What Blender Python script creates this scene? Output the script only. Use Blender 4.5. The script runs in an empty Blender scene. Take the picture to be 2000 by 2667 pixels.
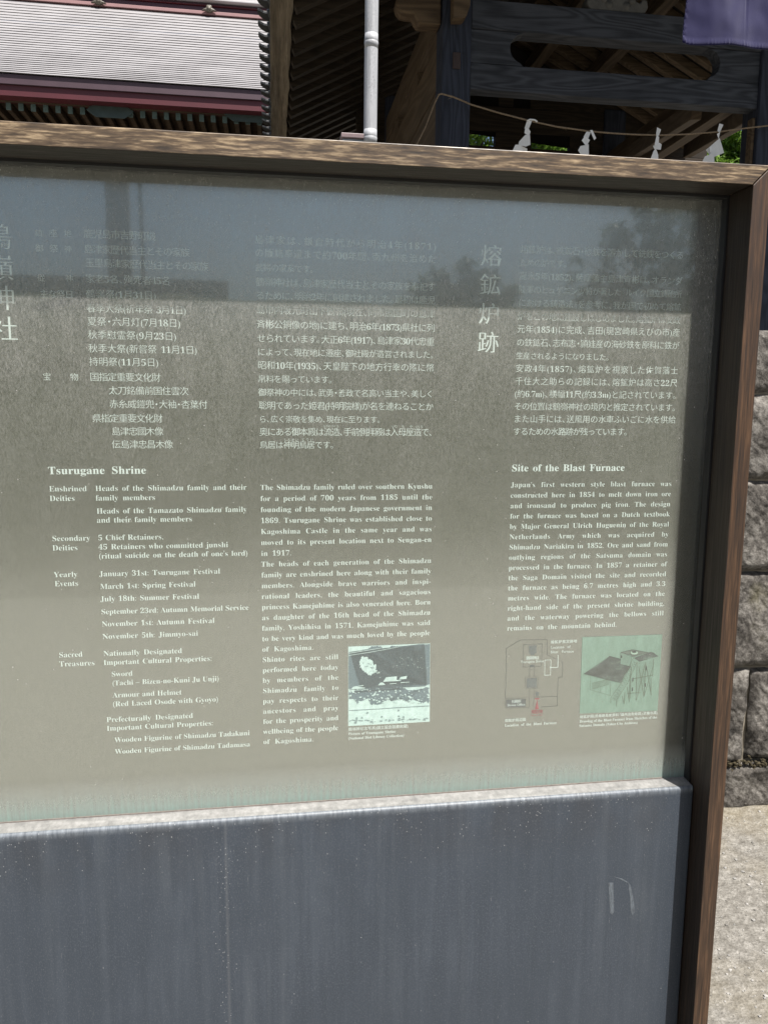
import bpy, bmesh, math, random
from mathutils import Vector, Matrix, noise as mnoise
R = math.radians
SC = bpy.context.scene
COL = SC.collection
random.seed(7)

# ------------------------------------------------------------------ camera, sky, sun, exposure
F, PITCH, ROLL, YAW = 1950.0, 0.139002303, -0.00730025954, 0.145261781
CAMZ, D0 = 1.5, 1.25
cd = bpy.data.cameras.new('camera')
cd.sensor_fit = 'HORIZONTAL'; cd.sensor_width = 36.0; cd.lens = 36.0 * F / 2000.0
cd.clip_start = 0.02; cd.clip_end = 5000
cam = bpy.data.objects.new('camera', cd); COL.objects.link(cam); SC.camera = cam
cp, sp, cr, sr = math.cos(PITCH), math.sin(PITCH), math.cos(ROLL), math.sin(ROLL)
CM = Matrix(((1, 0, 0), (0, -sp, cp), (0, -cp, -sp))) @ Matrix(((cr, -sr, 0), (sr, cr, 0), (0, 0, 1)))
m3 = CM @ Matrix(((1, 0, 0), (0, -1, 0), (0, 0, -1)))
cam.matrix_world = Matrix.Translation((0, 0, CAMZ)) @ m3.to_4x4()

UA = Vector((math.cos(YAW), math.sin(YAW), 0)); DA = Vector((-math.sin(YAW), math.cos(YAW), 0))
ORG = Vector((0, D0, 0))
SUNL = Vector((0.605, -1.0, 2.447)).normalized()          # towards the sun, in the board's own frame
SUNW = UA * SUNL.x + DA * SUNL.y + Vector((0, 0, SUNL.z))
EL = math.asin(SUNW.z); AZ = math.atan2(SUNW.x, SUNW.y)
w = bpy.data.worlds.new('World'); SC.world = w; w.use_nodes = True
wn = w.node_tree; bg = wn.nodes['Background']
sky = wn.nodes.new('ShaderNodeTexSky'); sky.sky_type = 'NISHITA'; sky.sun_disc = False
sky.sun_elevation = EL; sky.sun_rotation = AZ; sky.air_density = 1.1; sky.dust_density = 3.0; sky.ozone_density = 1.5
wn.links.new(sky.outputs[0], bg.inputs[0]); bg.inputs[1].default_value = 0.05
sd = bpy.data.lights.new('sun', 'SUN'); sd.energy = 4.6; sd.angle = R(0.53); sd.color = (1.0, 0.955, 0.90)
so = bpy.data.objects.new('sun', sd); COL.objects.link(so)
so.rotation_euler = (-SUNW).to_track_quat('-Z', 'Y').to_euler(); so.location = (0, 0, 30)
SC.view_settings.view_transform = 'Standard'; SC.view_settings.look = 'None'
SC.view_settings.exposure = 1.05; SC.view_settings.gamma = 1.0
SC.render.engine = 'CYCLES'
SC.cycles.max_bounces = 8; SC.cycles.transparent_max_bounces = 12
SC.cycles.use_denoising = True
SC.cycles.denoising_input_passes = 'RGB_ALBEDO_NORMAL'; SC.cycles.denoising_prefilter = 'ACCURATE'

# ------------------------------------------------------------------ frame helpers (u along the board, d depth behind it, z up)
CL = Vector(((Vector((0, 0, CAMZ)) - ORG).dot(UA), (Vector((0, 0, CAMZ)) - ORG).dot(DA), CAMZ))
def ray(x, y):
    v = CM @ Vector(((x - 1000) / F, (y - 1333.5) / F, 1.0))
    return Vector((v.dot(UA), v.dot(DA), v.z))
def P(x, y, d=0.0):
    v = ray(x, y); t = (d - CL.y) / v.y; p = CL + v * t
    return p.x, p.z
def PU(x, y, d): return P(x, y, d)[0]
def PZ(x, y, d): return P(x, y, d)[1]
def WORLD(u, d, z): return ORG + UA * u + DA * d + Vector((0, 0, z))

def tag(o, label=None, cat=None, group=None, kind=None):
    if label: o['label'] = label
    if cat: o['category'] = cat
    if group: o['group'] = group
    if kind: o['kind'] = kind
    return o
BASE = {}
def thing(name, base, label, cat, group=None):
    o = bpy.data.objects.new(name, None); COL.objects.link(o)
    o.location = WORLD(*base); o.rotation_euler = (0, 0, YAW); o.empty_display_size = 0.1
    BASE[o.name] = Vector(base)
    return tag(o, label, cat, group)
class MB:
    def __init__(s): s.v = []; s.f = []; s.m = []; s.sm = []
    def add(s, vs, fs, mi=0, smooth=False):
        k = len(s.v); s.v += [tuple(a) for a in vs]
        for f in fs: s.f.append([i + k for i in f]); s.m.append(mi); s.sm.append(smooth)
    def box(s, u0, u1, d0, d1, z0, z1, bev=0.0, seg=2, mi=0):
        bm = bmesh.new(); bmesh.ops.create_cube(bm, size=1)
        for v in bm.verts:
            v.co = Vector(((u0 + u1) / 2 + v.co.x * (u1 - u0), (d0 + d1) / 2 + v.co.y * (d1 - d0), (z0 + z1) / 2 + v.co.z * (z1 - z0)))
        if bev > 0: bmesh.ops.bevel(bm, geom=bm.edges[:], offset=bev, segments=seg, affect='EDGES', profile=0.5)
        s.frombm(bm, mi, False)
    def frombm(s, bm, mi=0, smooth=False):
        bm.verts.ensure_lookup_table(); bm.verts.index_update()
        s.add([v.co for v in bm.verts], [[v.index for v in f.verts] for f in bm.faces], mi, smooth); bm.free()
    def prism(s, pts, d0, d1, mi=0, bev=0.0):        # polygon in (u,z) extruded in d
        s.extr([(a, d0, b) for a, b in pts], Vector((0, d1 - d0, 0)), mi, bev)
    def extr(s, pts, vec, mi=0, bev=0.0):
        bm = bmesh.new(); vs = [bm.verts.new(p) for p in pts]; f = bm.faces.new(vs)
        r = bmesh.ops.extrude_face_region(bm, geom=[f])
        bmesh.ops.translate(bm, verts=[g for g in r['geom'] if isinstance(g, bmesh.types.BMVert)], vec=vec)
        bmesh.ops.recalc_face_normals(bm, faces=bm.faces[:])
        if bev > 0: bmesh.ops.bevel(bm, geom=bm.edges[:], offset=bev, segments=2, affect='EDGES', profile=0.5)
        s.frombm(bm, mi, False)
    def beam(s, a, b, w, h, bev=0.0, mi=0):           # box from a to b, w wide, h tall (roughly up)
        a = Vector(a); b = Vector(b); t = (b - a).normalized()
        up = Vector((0, 0, 1)) if abs(t.z) < 0.95 else Vector((0, 1, 0))
        sd_ = t.cross(up).normalized(); up = sd_.cross(t).normalized()
        q = [a + sd_ * x * w / 2 + up * y * h / 2 for x, y in ((-1, -1), (1, -1), (1, 1), (-1, 1))]
        s.extr(q, b - a, mi, bev)
    def tube(s, pts, rad, n=10, cap=True, mi=0, smooth=True):
        pts = [Vector(p) for p in pts]; rr = rad if isinstance(rad, (list, tuple)) else [rad] * len(pts)
        vs = []; fs = []; ref = None
        for i, p in enumerate(pts):
            t = (pts[min(i + 1, len(pts) - 1)] - pts[max(i - 1, 0)]).normalized()
            if ref is None:
                ref = Vector((0, 0, 1)) if abs(t.z) < .9 else Vector((1, 0, 0))
            x = t.cross(ref).normalized(); y = x.cross(t).normalized(); ref = y
            for k in range(n):
                a = 2 * math.pi * k / n; vs.append(p + (x * math.cos(a) + y * math.sin(a)) * rr[i])
        for i in range(len(pts) - 1):
            for k in range(n):
                k2 = (k + 1) % n; fs.append([i * n + k, i * n + k2, (i + 1) * n + k2, (i + 1) * n + k])
        if cap: fs.append(list(range(n))[::-1]); fs.append([(len(pts) - 1) * n + k for k in range(n)])
        s.add(vs, fs, mi, smooth)
    def poly(s, pts, d, mi=0):                        # flat printed shape facing the reader
        s.add([(a, d, b) for a, b in pts], [list(range(len(pts)))], mi)
def build(name, mb, mats, parent=None, base=None, **tags):
    if parent is not None:
        r = parent
        while r.name not in BASE: r = r.parent
        b = BASE[r.name]
    else: b = Vector(base if base else (0, 0, 0))
    me = bpy.data.meshes.new(name)
    me.from_pydata([(v[0] - b.x, v[1] - b.y, v[2] - b.z) for v in mb.v], [], mb.f); me.validate()
    if len(me.polygons) == len(mb.m):
        me.polygons.foreach_set('material_index', mb.m); me.polygons.foreach_set('use_smooth', mb.sm)
    for m in (mats if isinstance(mats, (list, tuple)) else [mats]): me.materials.append(m)
    o = bpy.data.objects.new(name, me); COL.objects.link(o)
    if parent is not None: o.parent = parent
    else:
        o.location = WORLD(*b); o.rotation_euler = (0, 0, YAW); BASE[o.name] = Vector(b)
    if tags: tag(o, **tags)
    return o

# ------------------------------------------------------------------ material helpers
class NT:
    def __init__(s, name):
        s.mat = bpy.data.materials.new(name); s.mat.use_nodes = True; s.t = s.mat.node_tree
        s.b = s.t.nodes['Principled BSDF']; s.out = s.t.nodes['Material Output']
    def n(s, typ, **kw):
        nd = s.t.nodes.new(typ)
        for k, v in kw.items():
            if k.startswith('i_'):
                key = k[2:]; key = int(key) if key.isdigit() else key.replace('_', ' ')
                if hasattr(v, 'is_output'): s.t.links.new(v, nd.inputs[key])
                else: nd.inputs[key].default_value = v
            else: setattr(nd, k, v)
        return nd
    def l(s, a, b): s.t.links.new(a, b)
    def co(s, scale=(1, 1, 1), loc=(0, 0, 0), rot=(0, 0, 0)):
        tc = s.n('ShaderNodeTexCoord'); mp = s.n('ShaderNodeMapping')
        s.l(tc.outputs['Object'], mp.inputs[0]); mp.inputs['Scale'].default_value = scale
        mp.inputs['Location'].default_value = loc; mp.inputs['Rotation'].default_value = rot
        return mp.outputs[0]
    def noise(s, vec, scale=1.0, detail=6, rough=0.6, dist=0.0):
        return s.n('ShaderNodeTexNoise', i_Vector=vec, i_Scale=scale, i_Detail=detail, i_Roughness=rough, i_Distortion=dist).outputs['Fac']
    def ramp(s, fac, stops, interp='LINEAR'):
        r = s.n('ShaderNodeValToRGB', i_Fac=fac); e = r.color_ramp; e.interpolation = interp
        while len(e.elements) < len(stops): e.elements.new(0.5)
        for x, (p_, c) in zip(e.elements, stops):
            x.position = p_; x.color = (c, c, c, 1) if isinstance(c, (int, float)) else (*c, 1)
        return r.outputs[0]
    def mix(s, fac, a, b, mode='MIX'):
        m = s.n('ShaderNodeMix', data_type='RGBA', blend_type=mode)
        for i, v in ((0, fac), (6, a), (7, b)):
            if hasattr(v, 'is_output'): s.l(v, m.inputs[i])
            elif i == 0: m.inputs[i].default_value = v
            else: m.inputs[i].default_value = (*v, 1) if len(v) == 3 else v
        return m.outputs[2]
    def math(s, op, a, b=0.0, c=0.0):
        m = s.n('ShaderNodeMath', operation=op)
        for i, v in enumerate((a, b, c)):
            if hasattr(v, 'is_output'): s.l(v, m.inputs[i])
            else: m.inputs[i].default_value = v
        return m.outputs[0]
    def set(s, col=None, rough=None, bump=None, bstr=0.3, bdist=0.01, **kw):
        for k, v in (('Base Color', col), ('Roughness', rough)):
            if v is None: continue
            if hasattr(v, 'is_output'): s.l(v, s.b.inputs[k])
            else: s.b.inputs[k].default_value = (*v, 1) if k == 'Base Color' else v
        if bump is not None:
            bn = s.n('ShaderNodeBump', i_Strength=bstr, i_Distance=bdist, i_Height=bump); s.l(bn.outputs[0], s.b.inputs['Normal'])
        for k, v in kw.items():
            k = k.replace('_', ' ')
            if hasattr(v, 'is_output'): s.l(v, s.b.inputs[k])
            else: s.b.inputs[k].default_value = v
        return s.mat
AX = {'u': (1, 0), 'd': (1, 1), 'z': (1, 2)}
def wood(name, axis, dark, mid, light, fine=900, long=14, rough=.5, contrast=(.3, .7), bstr=.25, bdist=.001, spec=.5):
    t = NT(name); i = {'u': 0, 'd': 1, 'z': 2}[axis]
    sc = [fine] * 3; sc[i] = long
    sb = [fine * .08] * 3; sb[i] = long * .12
    n1 = t.noise(t.co(sc), 1, 5, .65); n2 = t.noise(t.co(sb), 1, 5, .6, .6)
    g = t.mix(.24, n1, n2)
    c = t.ramp(g, [(contrast[0], dark), (.5, mid), (contrast[1], light)])
    sk = [150] * 3; sk[i] = 4.0
    ck = t.ramp(t.noise(t.co(sk, loc=(3, 5, 1)), 1, 3, .55, .15), [(.33, 1.0), (.39, 0.0)])
    c = t.mix(t.math('MULTIPLY', ck, .6), c, tuple(x * .45 for x in dark))
    s3 = [14] * 3; s3[i] = 3.2
    n3 = t.noise(t.co(s3), 1, 5, .6, .3)
    c = t.mix(1.0, c, t.ramp(n3, [(.3, (.80, .80, .82)), (.5, (1, 1, 1)), (.7, (1.12, 1.10, 1.07))]), 'MULTIPLY')
    return t.set(c, t.ramp(n1, [(.3, rough + .12), (.7, rough - .08)]), n1, bstr, bdist, Specular_IOR_Level=spec)
def beamwood(name, axis, dark, light, scale=1.0, rough=.75):
    # old timber with flat-sawn cathedral grain
    t = NT(name); i = {'u': 0, 'd': 1, 'z': 2}[axis]
    sc = [9 * scale] * 3; sc[i] = 1.1 * scale
    v = t.co(sc)
    n0 = t.noise(v, .5, 2, .5, .3)
    ring = t.math('SINE', t.math('MULTIPLY', n0, 80.0))
    ring = t.math('MULTIPLY_ADD', ring, .5, .5)
    sf = [160 * scale] * 3; sf[i] = 5 * scale
    n1 = t.noise(t.co(sf), 1, 4, .6)
    n2 = t.noise(t.co((2.5, 2.5, 2.5)), 1, 4, .6)
    g = t.mix(.62, ring, n1); g = t.mix(.35, g, n2)
    c = t.ramp(g, [(.25, dark), (.72, light)])
    return t.set(c, rough, g, .35, .006, Specular_IOR_Level=.3)
def plain(name, col, rough=.6, var=.25, scale=8, bstr=.15, bdist=.004, **kw):
    t = NT(name); n = t.noise(t.co(), scale, 6, .62)
    c = t.ramp(n, [(.25, tuple(x * (1 - var) for x in col)), (.75, tuple(min(1, x * (1 + var)) for x in col))])
    return t.set(c, rough, n, bstr, bdist, **kw)

M = {}
M['rail_top'] = wood('weathered_rail_wood', 'u', (.028, .018, .010), (.112, .076, .045), (.46, .35, .22), 220, 22, .42, (.36, .66))
M['post_wood'] = wood('stained_post_wood', 'z', (.010, .0055, .0035), (.046, .024, .0125), (.15, .082, .044), 240, 10, .5, (.32, .74))
M['gasket'] = plain('black_rubber', (.012, .012, .013), .5)
M['seam'] = plain('dark_joint', (.008, .006, .005), .9)

# lower slate-blue steel panel with drip stains and lime specks
t = NT('stained_slate_steel')
pz = 0.7615
v = t.co(); sx = t.n('ShaderNodeSeparateXYZ', i_Vector=v)
streak = t.noise(t.co((46, 1, 2.6)), 1, 8, .74, .25)
cloud = t.noise(t.co((4.5, 1, 3.0)), 1, 8, .68, .4)
fleck = t.noise(t.co((420, 1, 260)), 1, 3, .6)
down = t.math('SUBTRACT', pz, sx.outputs['Z'])
topd = t.math('SUBTRACT', 1.0, t.math('SMOOTH_MIN', t.math('MULTIPLY', down, 7.5), 1.0, .1))   # 1 at the sill, 0 lower down
spk = t.n('ShaderNodeTexVoronoi', i_Vector=t.co((330, 1, 230)), i_Scale=1.0)
speck = t.ramp(spk.outputs['Distance'], [(.05, 1.0), (.34, 0.0)])
patch = t.ramp(t.noise(t.co((9, 1, 4)), 1, 4, .6), [(.42, 0.0), (.62, 1.0)])
rnd = t.n('ShaderNodeSeparateColor', i_Color=spk.outputs['Color']).outputs[0]
dens = t.math('ADD', t.math('MULTIPLY', t.math('MULTIPLY', topd, topd), t.math('MULTIPLY_ADD', patch, .45, .02)), .0015)
su = t.math('ABSOLUTE', t.math('SUBTRACT', sx.outputs['X'], -0.283))
seamz = t.math('MULTIPLY', t.ramp(su, [(.004, 1.0), (.022, 0.0)]), t.ramp(t.noise(t.co((1, 1, 12)), 1, 3), [(.35, .15), (.6, .8)]))
dens = t.math('MAXIMUM', dens, t.math('MULTIPLY', seamz, .6))
speck = t.math('MULTIPLY', speck, t.math('LESS_THAN', rnd, dens))
hair = t.ramp(t.noise(t.co((900, 1, 120)), 1, 2, .5, 1.5), [(.70, 0.0), (.76, .6)])
c = t.ramp(t.mix(.5, streak, cloud), [(.3, (.029, .038, .050)), (.5, (.038, .048, .063)), (.72, (.058, .071, .089))])
c = t.mix(t.math('MULTIPLY', t.ramp(fleck, [(.5, 0.0), (.75, 1.0)]), .28), c, (.15, .16, .17))
dark = t.math('MULTIPLY', t.math('MULTIPLY', topd, patch), .55)
c = t.mix(dark, c, (.032, .033, .036))
line = t.ramp(t.math('ABSOLUTE', t.math('SUBTRACT', sx.outputs['X'], -0.278)), [(.0006, 1.0), (.0016, 0.0)])
c = t.mix(t.math('MULTIPLY', line, .22), c, (.16, .165, .17))
run = t.math('MULTIPLY', t.ramp(t.noise(t.co((19, 1, .5), loc=(4, 0, 2)), 1, 5, .6), [(.53, 0.0), (.66, 1.0)]), t.ramp(t.noise(t.co((3, 1, 5)), 1, 4), [(.4, .1), (.62, 1.0)]))
c = t.mix(t.math('MULTIPLY', run, .22), c, (.12, .135, .15))
c = t.mix(hair, c, (.24, .25, .25))
c = t.mix(t.math('MULTIPLY', speck, t.math('MULTIPLY_ADD', t.n('ShaderNodeSeparateColor', i_Color=spk.outputs['Color']).outputs[1], .7, .1)), c, (.40, .41, .41))
lime = t.math('MULTIPLY', t.ramp(down, [(.003, .5), (.014, 0.0)]), t.ramp(t.noise(t.co((130, 1, 25)), 1, 4), [(.4, .35), (.62, 1.0)]))
c = t.mix(lime, c, (.30, .33, .36))
M['steel'] = t.set(c, .48, t.mix(.5, fleck, speck), .18, .0015, Specular_IOR_Level=.45)
t = NT('limescaled_sill')
n = t.noise(t.co((90, 60, 90)), 1, 6, .75); n2 = t.noise(t.co((9, 60, 9)), 1, 4)
c = t.ramp(t.mix(.4, n, n2), [(.3, (.085, .085, .084)), (.5, (.19, .187, .18)), (.75, (.34, .335, .325))])
M['sill'] = t.set(c, .55, n, .3, .001)
M['rust'] = plain('rusty_edge', (.19, .165, .145), .8, .3, 120)

# information panel: satin reflective backing, clear pane with dust on its face
t = NT('satin_backing')
n = t.noise(t.co((300, 1, 40)), 1, 4, .6)
c = t.ramp(n, [(.3, (.45, .442, .42)), (.7, (.50, .49, .465))])
M['backing'] = t.set(c, .20, Metallic=1.0)
def pane_mat(name, dust):
    t = NT(name); nt = t.t
    lw = t.n('ShaderNodeLayerWeight', i_Blend=.35)
    gl = t.n('ShaderNodeBsdfGlossy', i_Color=(.94, 1, .98, 1), i_Roughness=.03)
    tr = t.n('ShaderNodeBsdfTransparent', i_Color=(.972, .992, .983, 1))
    fac = t.math('MULTIPLY_ADD', t.math('POWER', lw.outputs['Facing'], 4.0), .5, .13 if dust else .012)
    m = t.n('ShaderNodeMixShader', i_0=fac); t.l(tr.outputs[0], m.inputs[1]); t.l(gl.outputs[0], m.inputs[2])
    res = m
    if dust:
        v = t.co(); sx = t.n('ShaderNodeSeparateXYZ', i_Vector=v)
        a = t.noise(t.co((330, 1, 120)), 1, 4, .75, 1.0)
        b = t.noise(t.co((26, 1, 9)), 1, 5, .6, .8)
        sc_ = t.noise(t.co((700, 1, 160), rot=(0, R(24), 0)), 1, 3, .6, 1.2)
        spk = t.n('ShaderNodeTexVoronoi', i_Vector=t.co((150, 1, 150)), i_Scale=1.0)
        rnd = t.n('ShaderNodeSeparateColor', i_Color=spk.outputs['Color']).outputs[0]
        spot = t.math('MULTIPLY', t.ramp(spk.outputs['Distance'], [(.10, 1.0), (.2, 0.0)]), t.math('LESS_THAN', rnd, .035))
        hi = t.ramp(sx.outputs['Z'], [(0.0, 0.0), (1.0, 1.0)])
        up = t.n('ShaderNodeMapRange', i_0=sx.outputs['Z'], i_1=1.30, i_2=1.68, i_3=.30, i_4=1.0).outputs[0]
        lo = t.n('ShaderNodeMapRange', i_0=sx.outputs['Z'], i_1=.772, i_2=.838, i_3=1.0, i_4=0.0).outputs[0]
        drip = t.math('MULTIPLY', lo, t.ramp(t.noise(t.co((170, 1, 9)), 1, 3, .5), [(.28, .5), (.72, 1.0)]))
        f = t.math('MULTIPLY', t.ramp(a, [(.38, .25), (.72, 1.0)]), t.ramp(b, [(.25, .6), (.75, 1.1)]))
        f = t.math('ADD', t.math('MULTIPLY', f, .44), t.math('MULTIPLY', t.ramp(sc_, [(.60, 0.0), (.72, 1.0)]), .30))
        f = t.math('MULTIPLY', f, up)
        f = t.math('ADD', f, t.math('MULTIPLY', drip, .78))
        f = t.math('MAXIMUM', f, t.math('MULTIPLY', spot, .55))
        f = t.math('MINIMUM', f, .9)
        col = t.mix(drip, (.52, .52, .49), (.235, .335, .295))
        df = t.n('ShaderNodeBsdfDiffuse', i_Color=col)
        m2 = t.n('ShaderNodeMixShader', i_0=f); t.l(m.outputs[0], m2.inputs[1]); t.l(df.outputs[0], m2.inputs[2]); res = m2
    t.l(res.outputs[0], t.out.inputs[0]); nt.nodes.remove(t.b)
    return t.mat
M['pane_front'] = pane_mat('dusty_glass_face', True)
M['pane'] = pane_mat('clear_glass', False)
M['ink'] = plain('white_green_ink', (.90, .975, .945), .2, .02, 200, 0, Metallic=.20)
M['ink_red'] = plain('faded_red_ink', (.36, .075, .09), .6, .1, 200, 0)
M['ink_grey'] = plain('grey_ink', (.075, .08, .078), .6, .1, 200, 0)
M['ink_mid'] = plain('mid_grey_ink', (.13, .14, .14), .6, .1, 200, 0)

# ------------------------------------------------------------------ THE BOARD
# outer faces weathered; inner faces a darker copy, shade put into the colour
M['reveal_shade_u'] = wood('shaded_reveal_across', 'u', (.006, .004, .003), (.016, .011, .007), (.032, .022, .014), 260, 12, .5, (.3, .75))
M['reveal_shade_z'] = wood('shaded_reveal_upright', 'z', (.007, .0045, .003), (.021, .013, .008), (.046, .029, .018), 260, 9, .5, (.3, .75))
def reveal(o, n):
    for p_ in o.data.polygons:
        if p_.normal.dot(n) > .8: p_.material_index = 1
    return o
UI, UO, ZI, ZO = .632, .664, 1.8808, 1.9137
ULI, ULO = -.795, -.827
board = thing('information_board', (0, .06, 0), 'brown framed information board with white Japanese and English lettering behind dusty glass', 'information board')
mb = MB()
mb.extr([(ULI, 0, ZI), (UI - .0014, 0, ZI), (UO - .0014, 0, ZO), (ULO, 0, ZO)], Vector((0, .0665, 0)), 0, .0013)
mb.box(ULI - .03, UI + .029, .0675, .135, ZI + .001, ZO - .001)
reveal(build('top_rail', mb, [M['rail_top'], M['reveal_shade_u']], board), Vector((0, 0, -1)))
mb = MB(); mb.extr([(UI, 0, 0), (UO, 0, 0), (UO, 0, ZO - .0006), (UI, 0, ZI - .0006)], Vector((0, .0665, 0)), 0, .0013)
mb.box(UI + .0012, UO - .001, .0675, .135, 0, ZI + .0005)
reveal(build('side_post', mb, [M['post_wood'], M['reveal_shade_z']], board), Vector((-1, 0, 0)))
mb = MB(); mb.extr([(ULO, 0, 0), (ULI, 0, 0), (ULI, 0, ZI - .0006), (ULO, 0, ZO - .0006)], Vector((0, .0665, 0)), 0, .0013)
mb.box(ULO + .001, ULI - .0012, .0675, .135, 0, ZI + .0005)
reveal(build('side_post', mb, [M['post_wood'], M['reveal_shade_z']], board), Vector((1, 0, 0)))
mb = MB()
mb.box(UI - .0035, UI + .001, .0685, .0845, .76, ZI - .0005); mb.box(ULI - .001, ULI + .0035, .0685, .0845, .76, ZI - .0005)
mb.box(ULI + .0036, UI - .0036, .0685, .0845, ZI - .004, ZI + .0008)
build('gasket', mb, M['gasket'], board)
GZ0, GZ1 = .755, ZI + .0006
mb = MB(); mb.box(ULI - .001, UI + .001, .0915, .125, GZ0, GZ1)
build('backing_panel', mb, M['backing'], board)
mb = MB()
u0, u1 = ULI - .0005, UI + .0006
q = [(u0, .085, GZ0), (u1, .085, GZ0), (u1, .085, GZ1), (u0, .085, GZ1), (u0, .0893, GZ0), (u1, .0893, GZ0), (u1, .0893, GZ1), (u0, .0893, GZ1)]
mb.add(q, [(0, 1, 2, 3)], 1); mb.add(q[:], [(5, 4, 7, 6), (0, 4, 5, 1), (1, 5, 6, 2), (2, 6, 7, 3), (3, 7, 4, 0)], 0)
build('glass_pane', mb, [M['pane'], M['pane_front']], board)
# lower panel: folded sheet, rounded top edge, limescaled ledge
mb = MB()
def prof(k=.006, n=6):
    pts = [(.05, .12)]
    for i in range(n + 1):
        a = math.pi / 2 * i / n; pts.append((.05 + k - k * math.cos(a), .7612 - k + k * math.sin(a)))
    return pts
pr = prof(); ur, ul = UI - .001, ULI + .001
def ring(u, sh): return [(u, d_ + (sh if i < 99 else 0), z_) for i, (d_, z_) in enumerate(pr)]
cols = [(ul, 0)] + [(ur - .005 + .005 * math.sin(a), .005 - .005 * math.cos(a)) for a in [math.pi / 2 * i / 5 for i in range(6)]]
vs = [];
for u, sh in cols: vs += ring(u, sh)
npf = len(pr); fs = []
for i in range(len(cols) - 1):
    for j in range(npf - 1): fs.append((i * npf + j, (i + 1) * npf + j, (i + 1) * npf + j + 1, i * npf + j + 1))
mb.add(vs, fs, 0, True)
mb.box(ul, ur, .062, .125, .12, .7535)
lp = build('lower_panel', mb, M['steel'], board)
mb = MB()
nx = 60
for i in range(nx):
    a, b = ul + (ur - .002 - ul) * i / nx, ul + (ur - .002 - ul) * (i + 1) / nx
    mb.add([(a, .0558, .7614), (b, .0558, .7614), (b, .0855, .7648), (a, .0855, .7648), (a, .0855, .7545), (b, .0855, .7545)], [(0, 1, 2, 3), (3, 2, 5, 4)])
build('sill_ledge', mb, M['sill'], board)
mb = MB(); mb.box(ul, ur - .05, .0832, .0846, .7648, .7668); build('sill_bead', mb, M['rust'], board)
# two faint drip marks on the lower panel
t = NT('dried_drip'); M['drip'] = t.set(t.ramp(t.noise(t.co((200, 1, 90)), 1, 4), [(.35, (.062, .073, .086)), (.65, (.12, .14, .16))]), .6)
mb = MB()
for pts in ([(1584, 2300), (1597, 2300), (1598, 2340), (1599, 2375), (1594, 2384), (1588, 2378), (1587, 2345)],
            [(1636, 2300), (1642, 2306), (1650, 2345), (1653, 2376), (1647, 2385), (1642, 2372), (1641, 2340)],
            [(1600, 2285), (1620, 2289), (1636, 2299), (1634, 2301), (1618, 2292)]):
    mb.prism([P(x, y, .05) for x, y in pts], .04975, .0502)
build('drip_stain', mb, M['drip'], lp)

# ------------------------------------------------------------------ LETTERING
GC = {}
def _mesh(body, off):
    c = bpy.data.curves.new('glyph', 'FONT'); c.body = body; c.size = 1; c.offset = off; c.resolution_u = 3
    o = bpy.data.objects.new('glyph', c); COL.objects.link(o)
    me = o.to_mesh(); vs = [tuple(x.co[:2]) for x in me.vertices]; fs = [tuple(p_.vertices) for p_ in me.polygons]
    o.to_mesh_clear(); bpy.data.objects.remove(o); bpy.data.curves.remove(c)
    return vs, fs
def area(v, f):
    s_ = 0
    for p_ in f:
        for i in range(1, len(p_) - 1):
            a, b, c = v[p_[0]], v[p_[i]], v[p_[i + 1]]; s_ += abs((b[0] - a[0]) * (c[1] - a[1]) - (c[0] - a[0]) * (b[1] - a[1])) / 2
    return s_
def mx(vs): return max(a for a, b in vs)
def serif(ch):
    if 'A' <= ch <= 'Z': return chr(0x1D400 + ord(ch) - 65)
    if 'a' <= ch <= 'z': return chr(0x1D41A + ord(ch) - 97)
    if '0' <= ch <= '9': return chr(0x1D7CE + ord(ch) - 48)
    return ch
def glyph(ch, off):
    k = (ch, off)
    if k not in GC:
        v0, f0 = _mesh(ch, 0); a0 = area(v0, f0)
        for o_ in (off, off * .6, off * .3, 0):
            v, f = _mesh(ch, o_); r_ = area(v, f) / a0 if a0 else 1
            per = 1 + o_ * 11 / max(.02, a0)
            bx = (max(x for x, y in v) - min(x for x, y in v)) / max(1e-6, max(x for x, y in v0) - min(x for x, y in v0))
            if o_ >= 0 or (.40 < r_ < .995 and bx < 1.02): break
        v2, f2 = _mesh(ch + ch, 0); v = v
        GC[k] = (v, f, mx(v2) - mx(v0)); return GC[k]
    return GC[k]
TD = .0908
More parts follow.
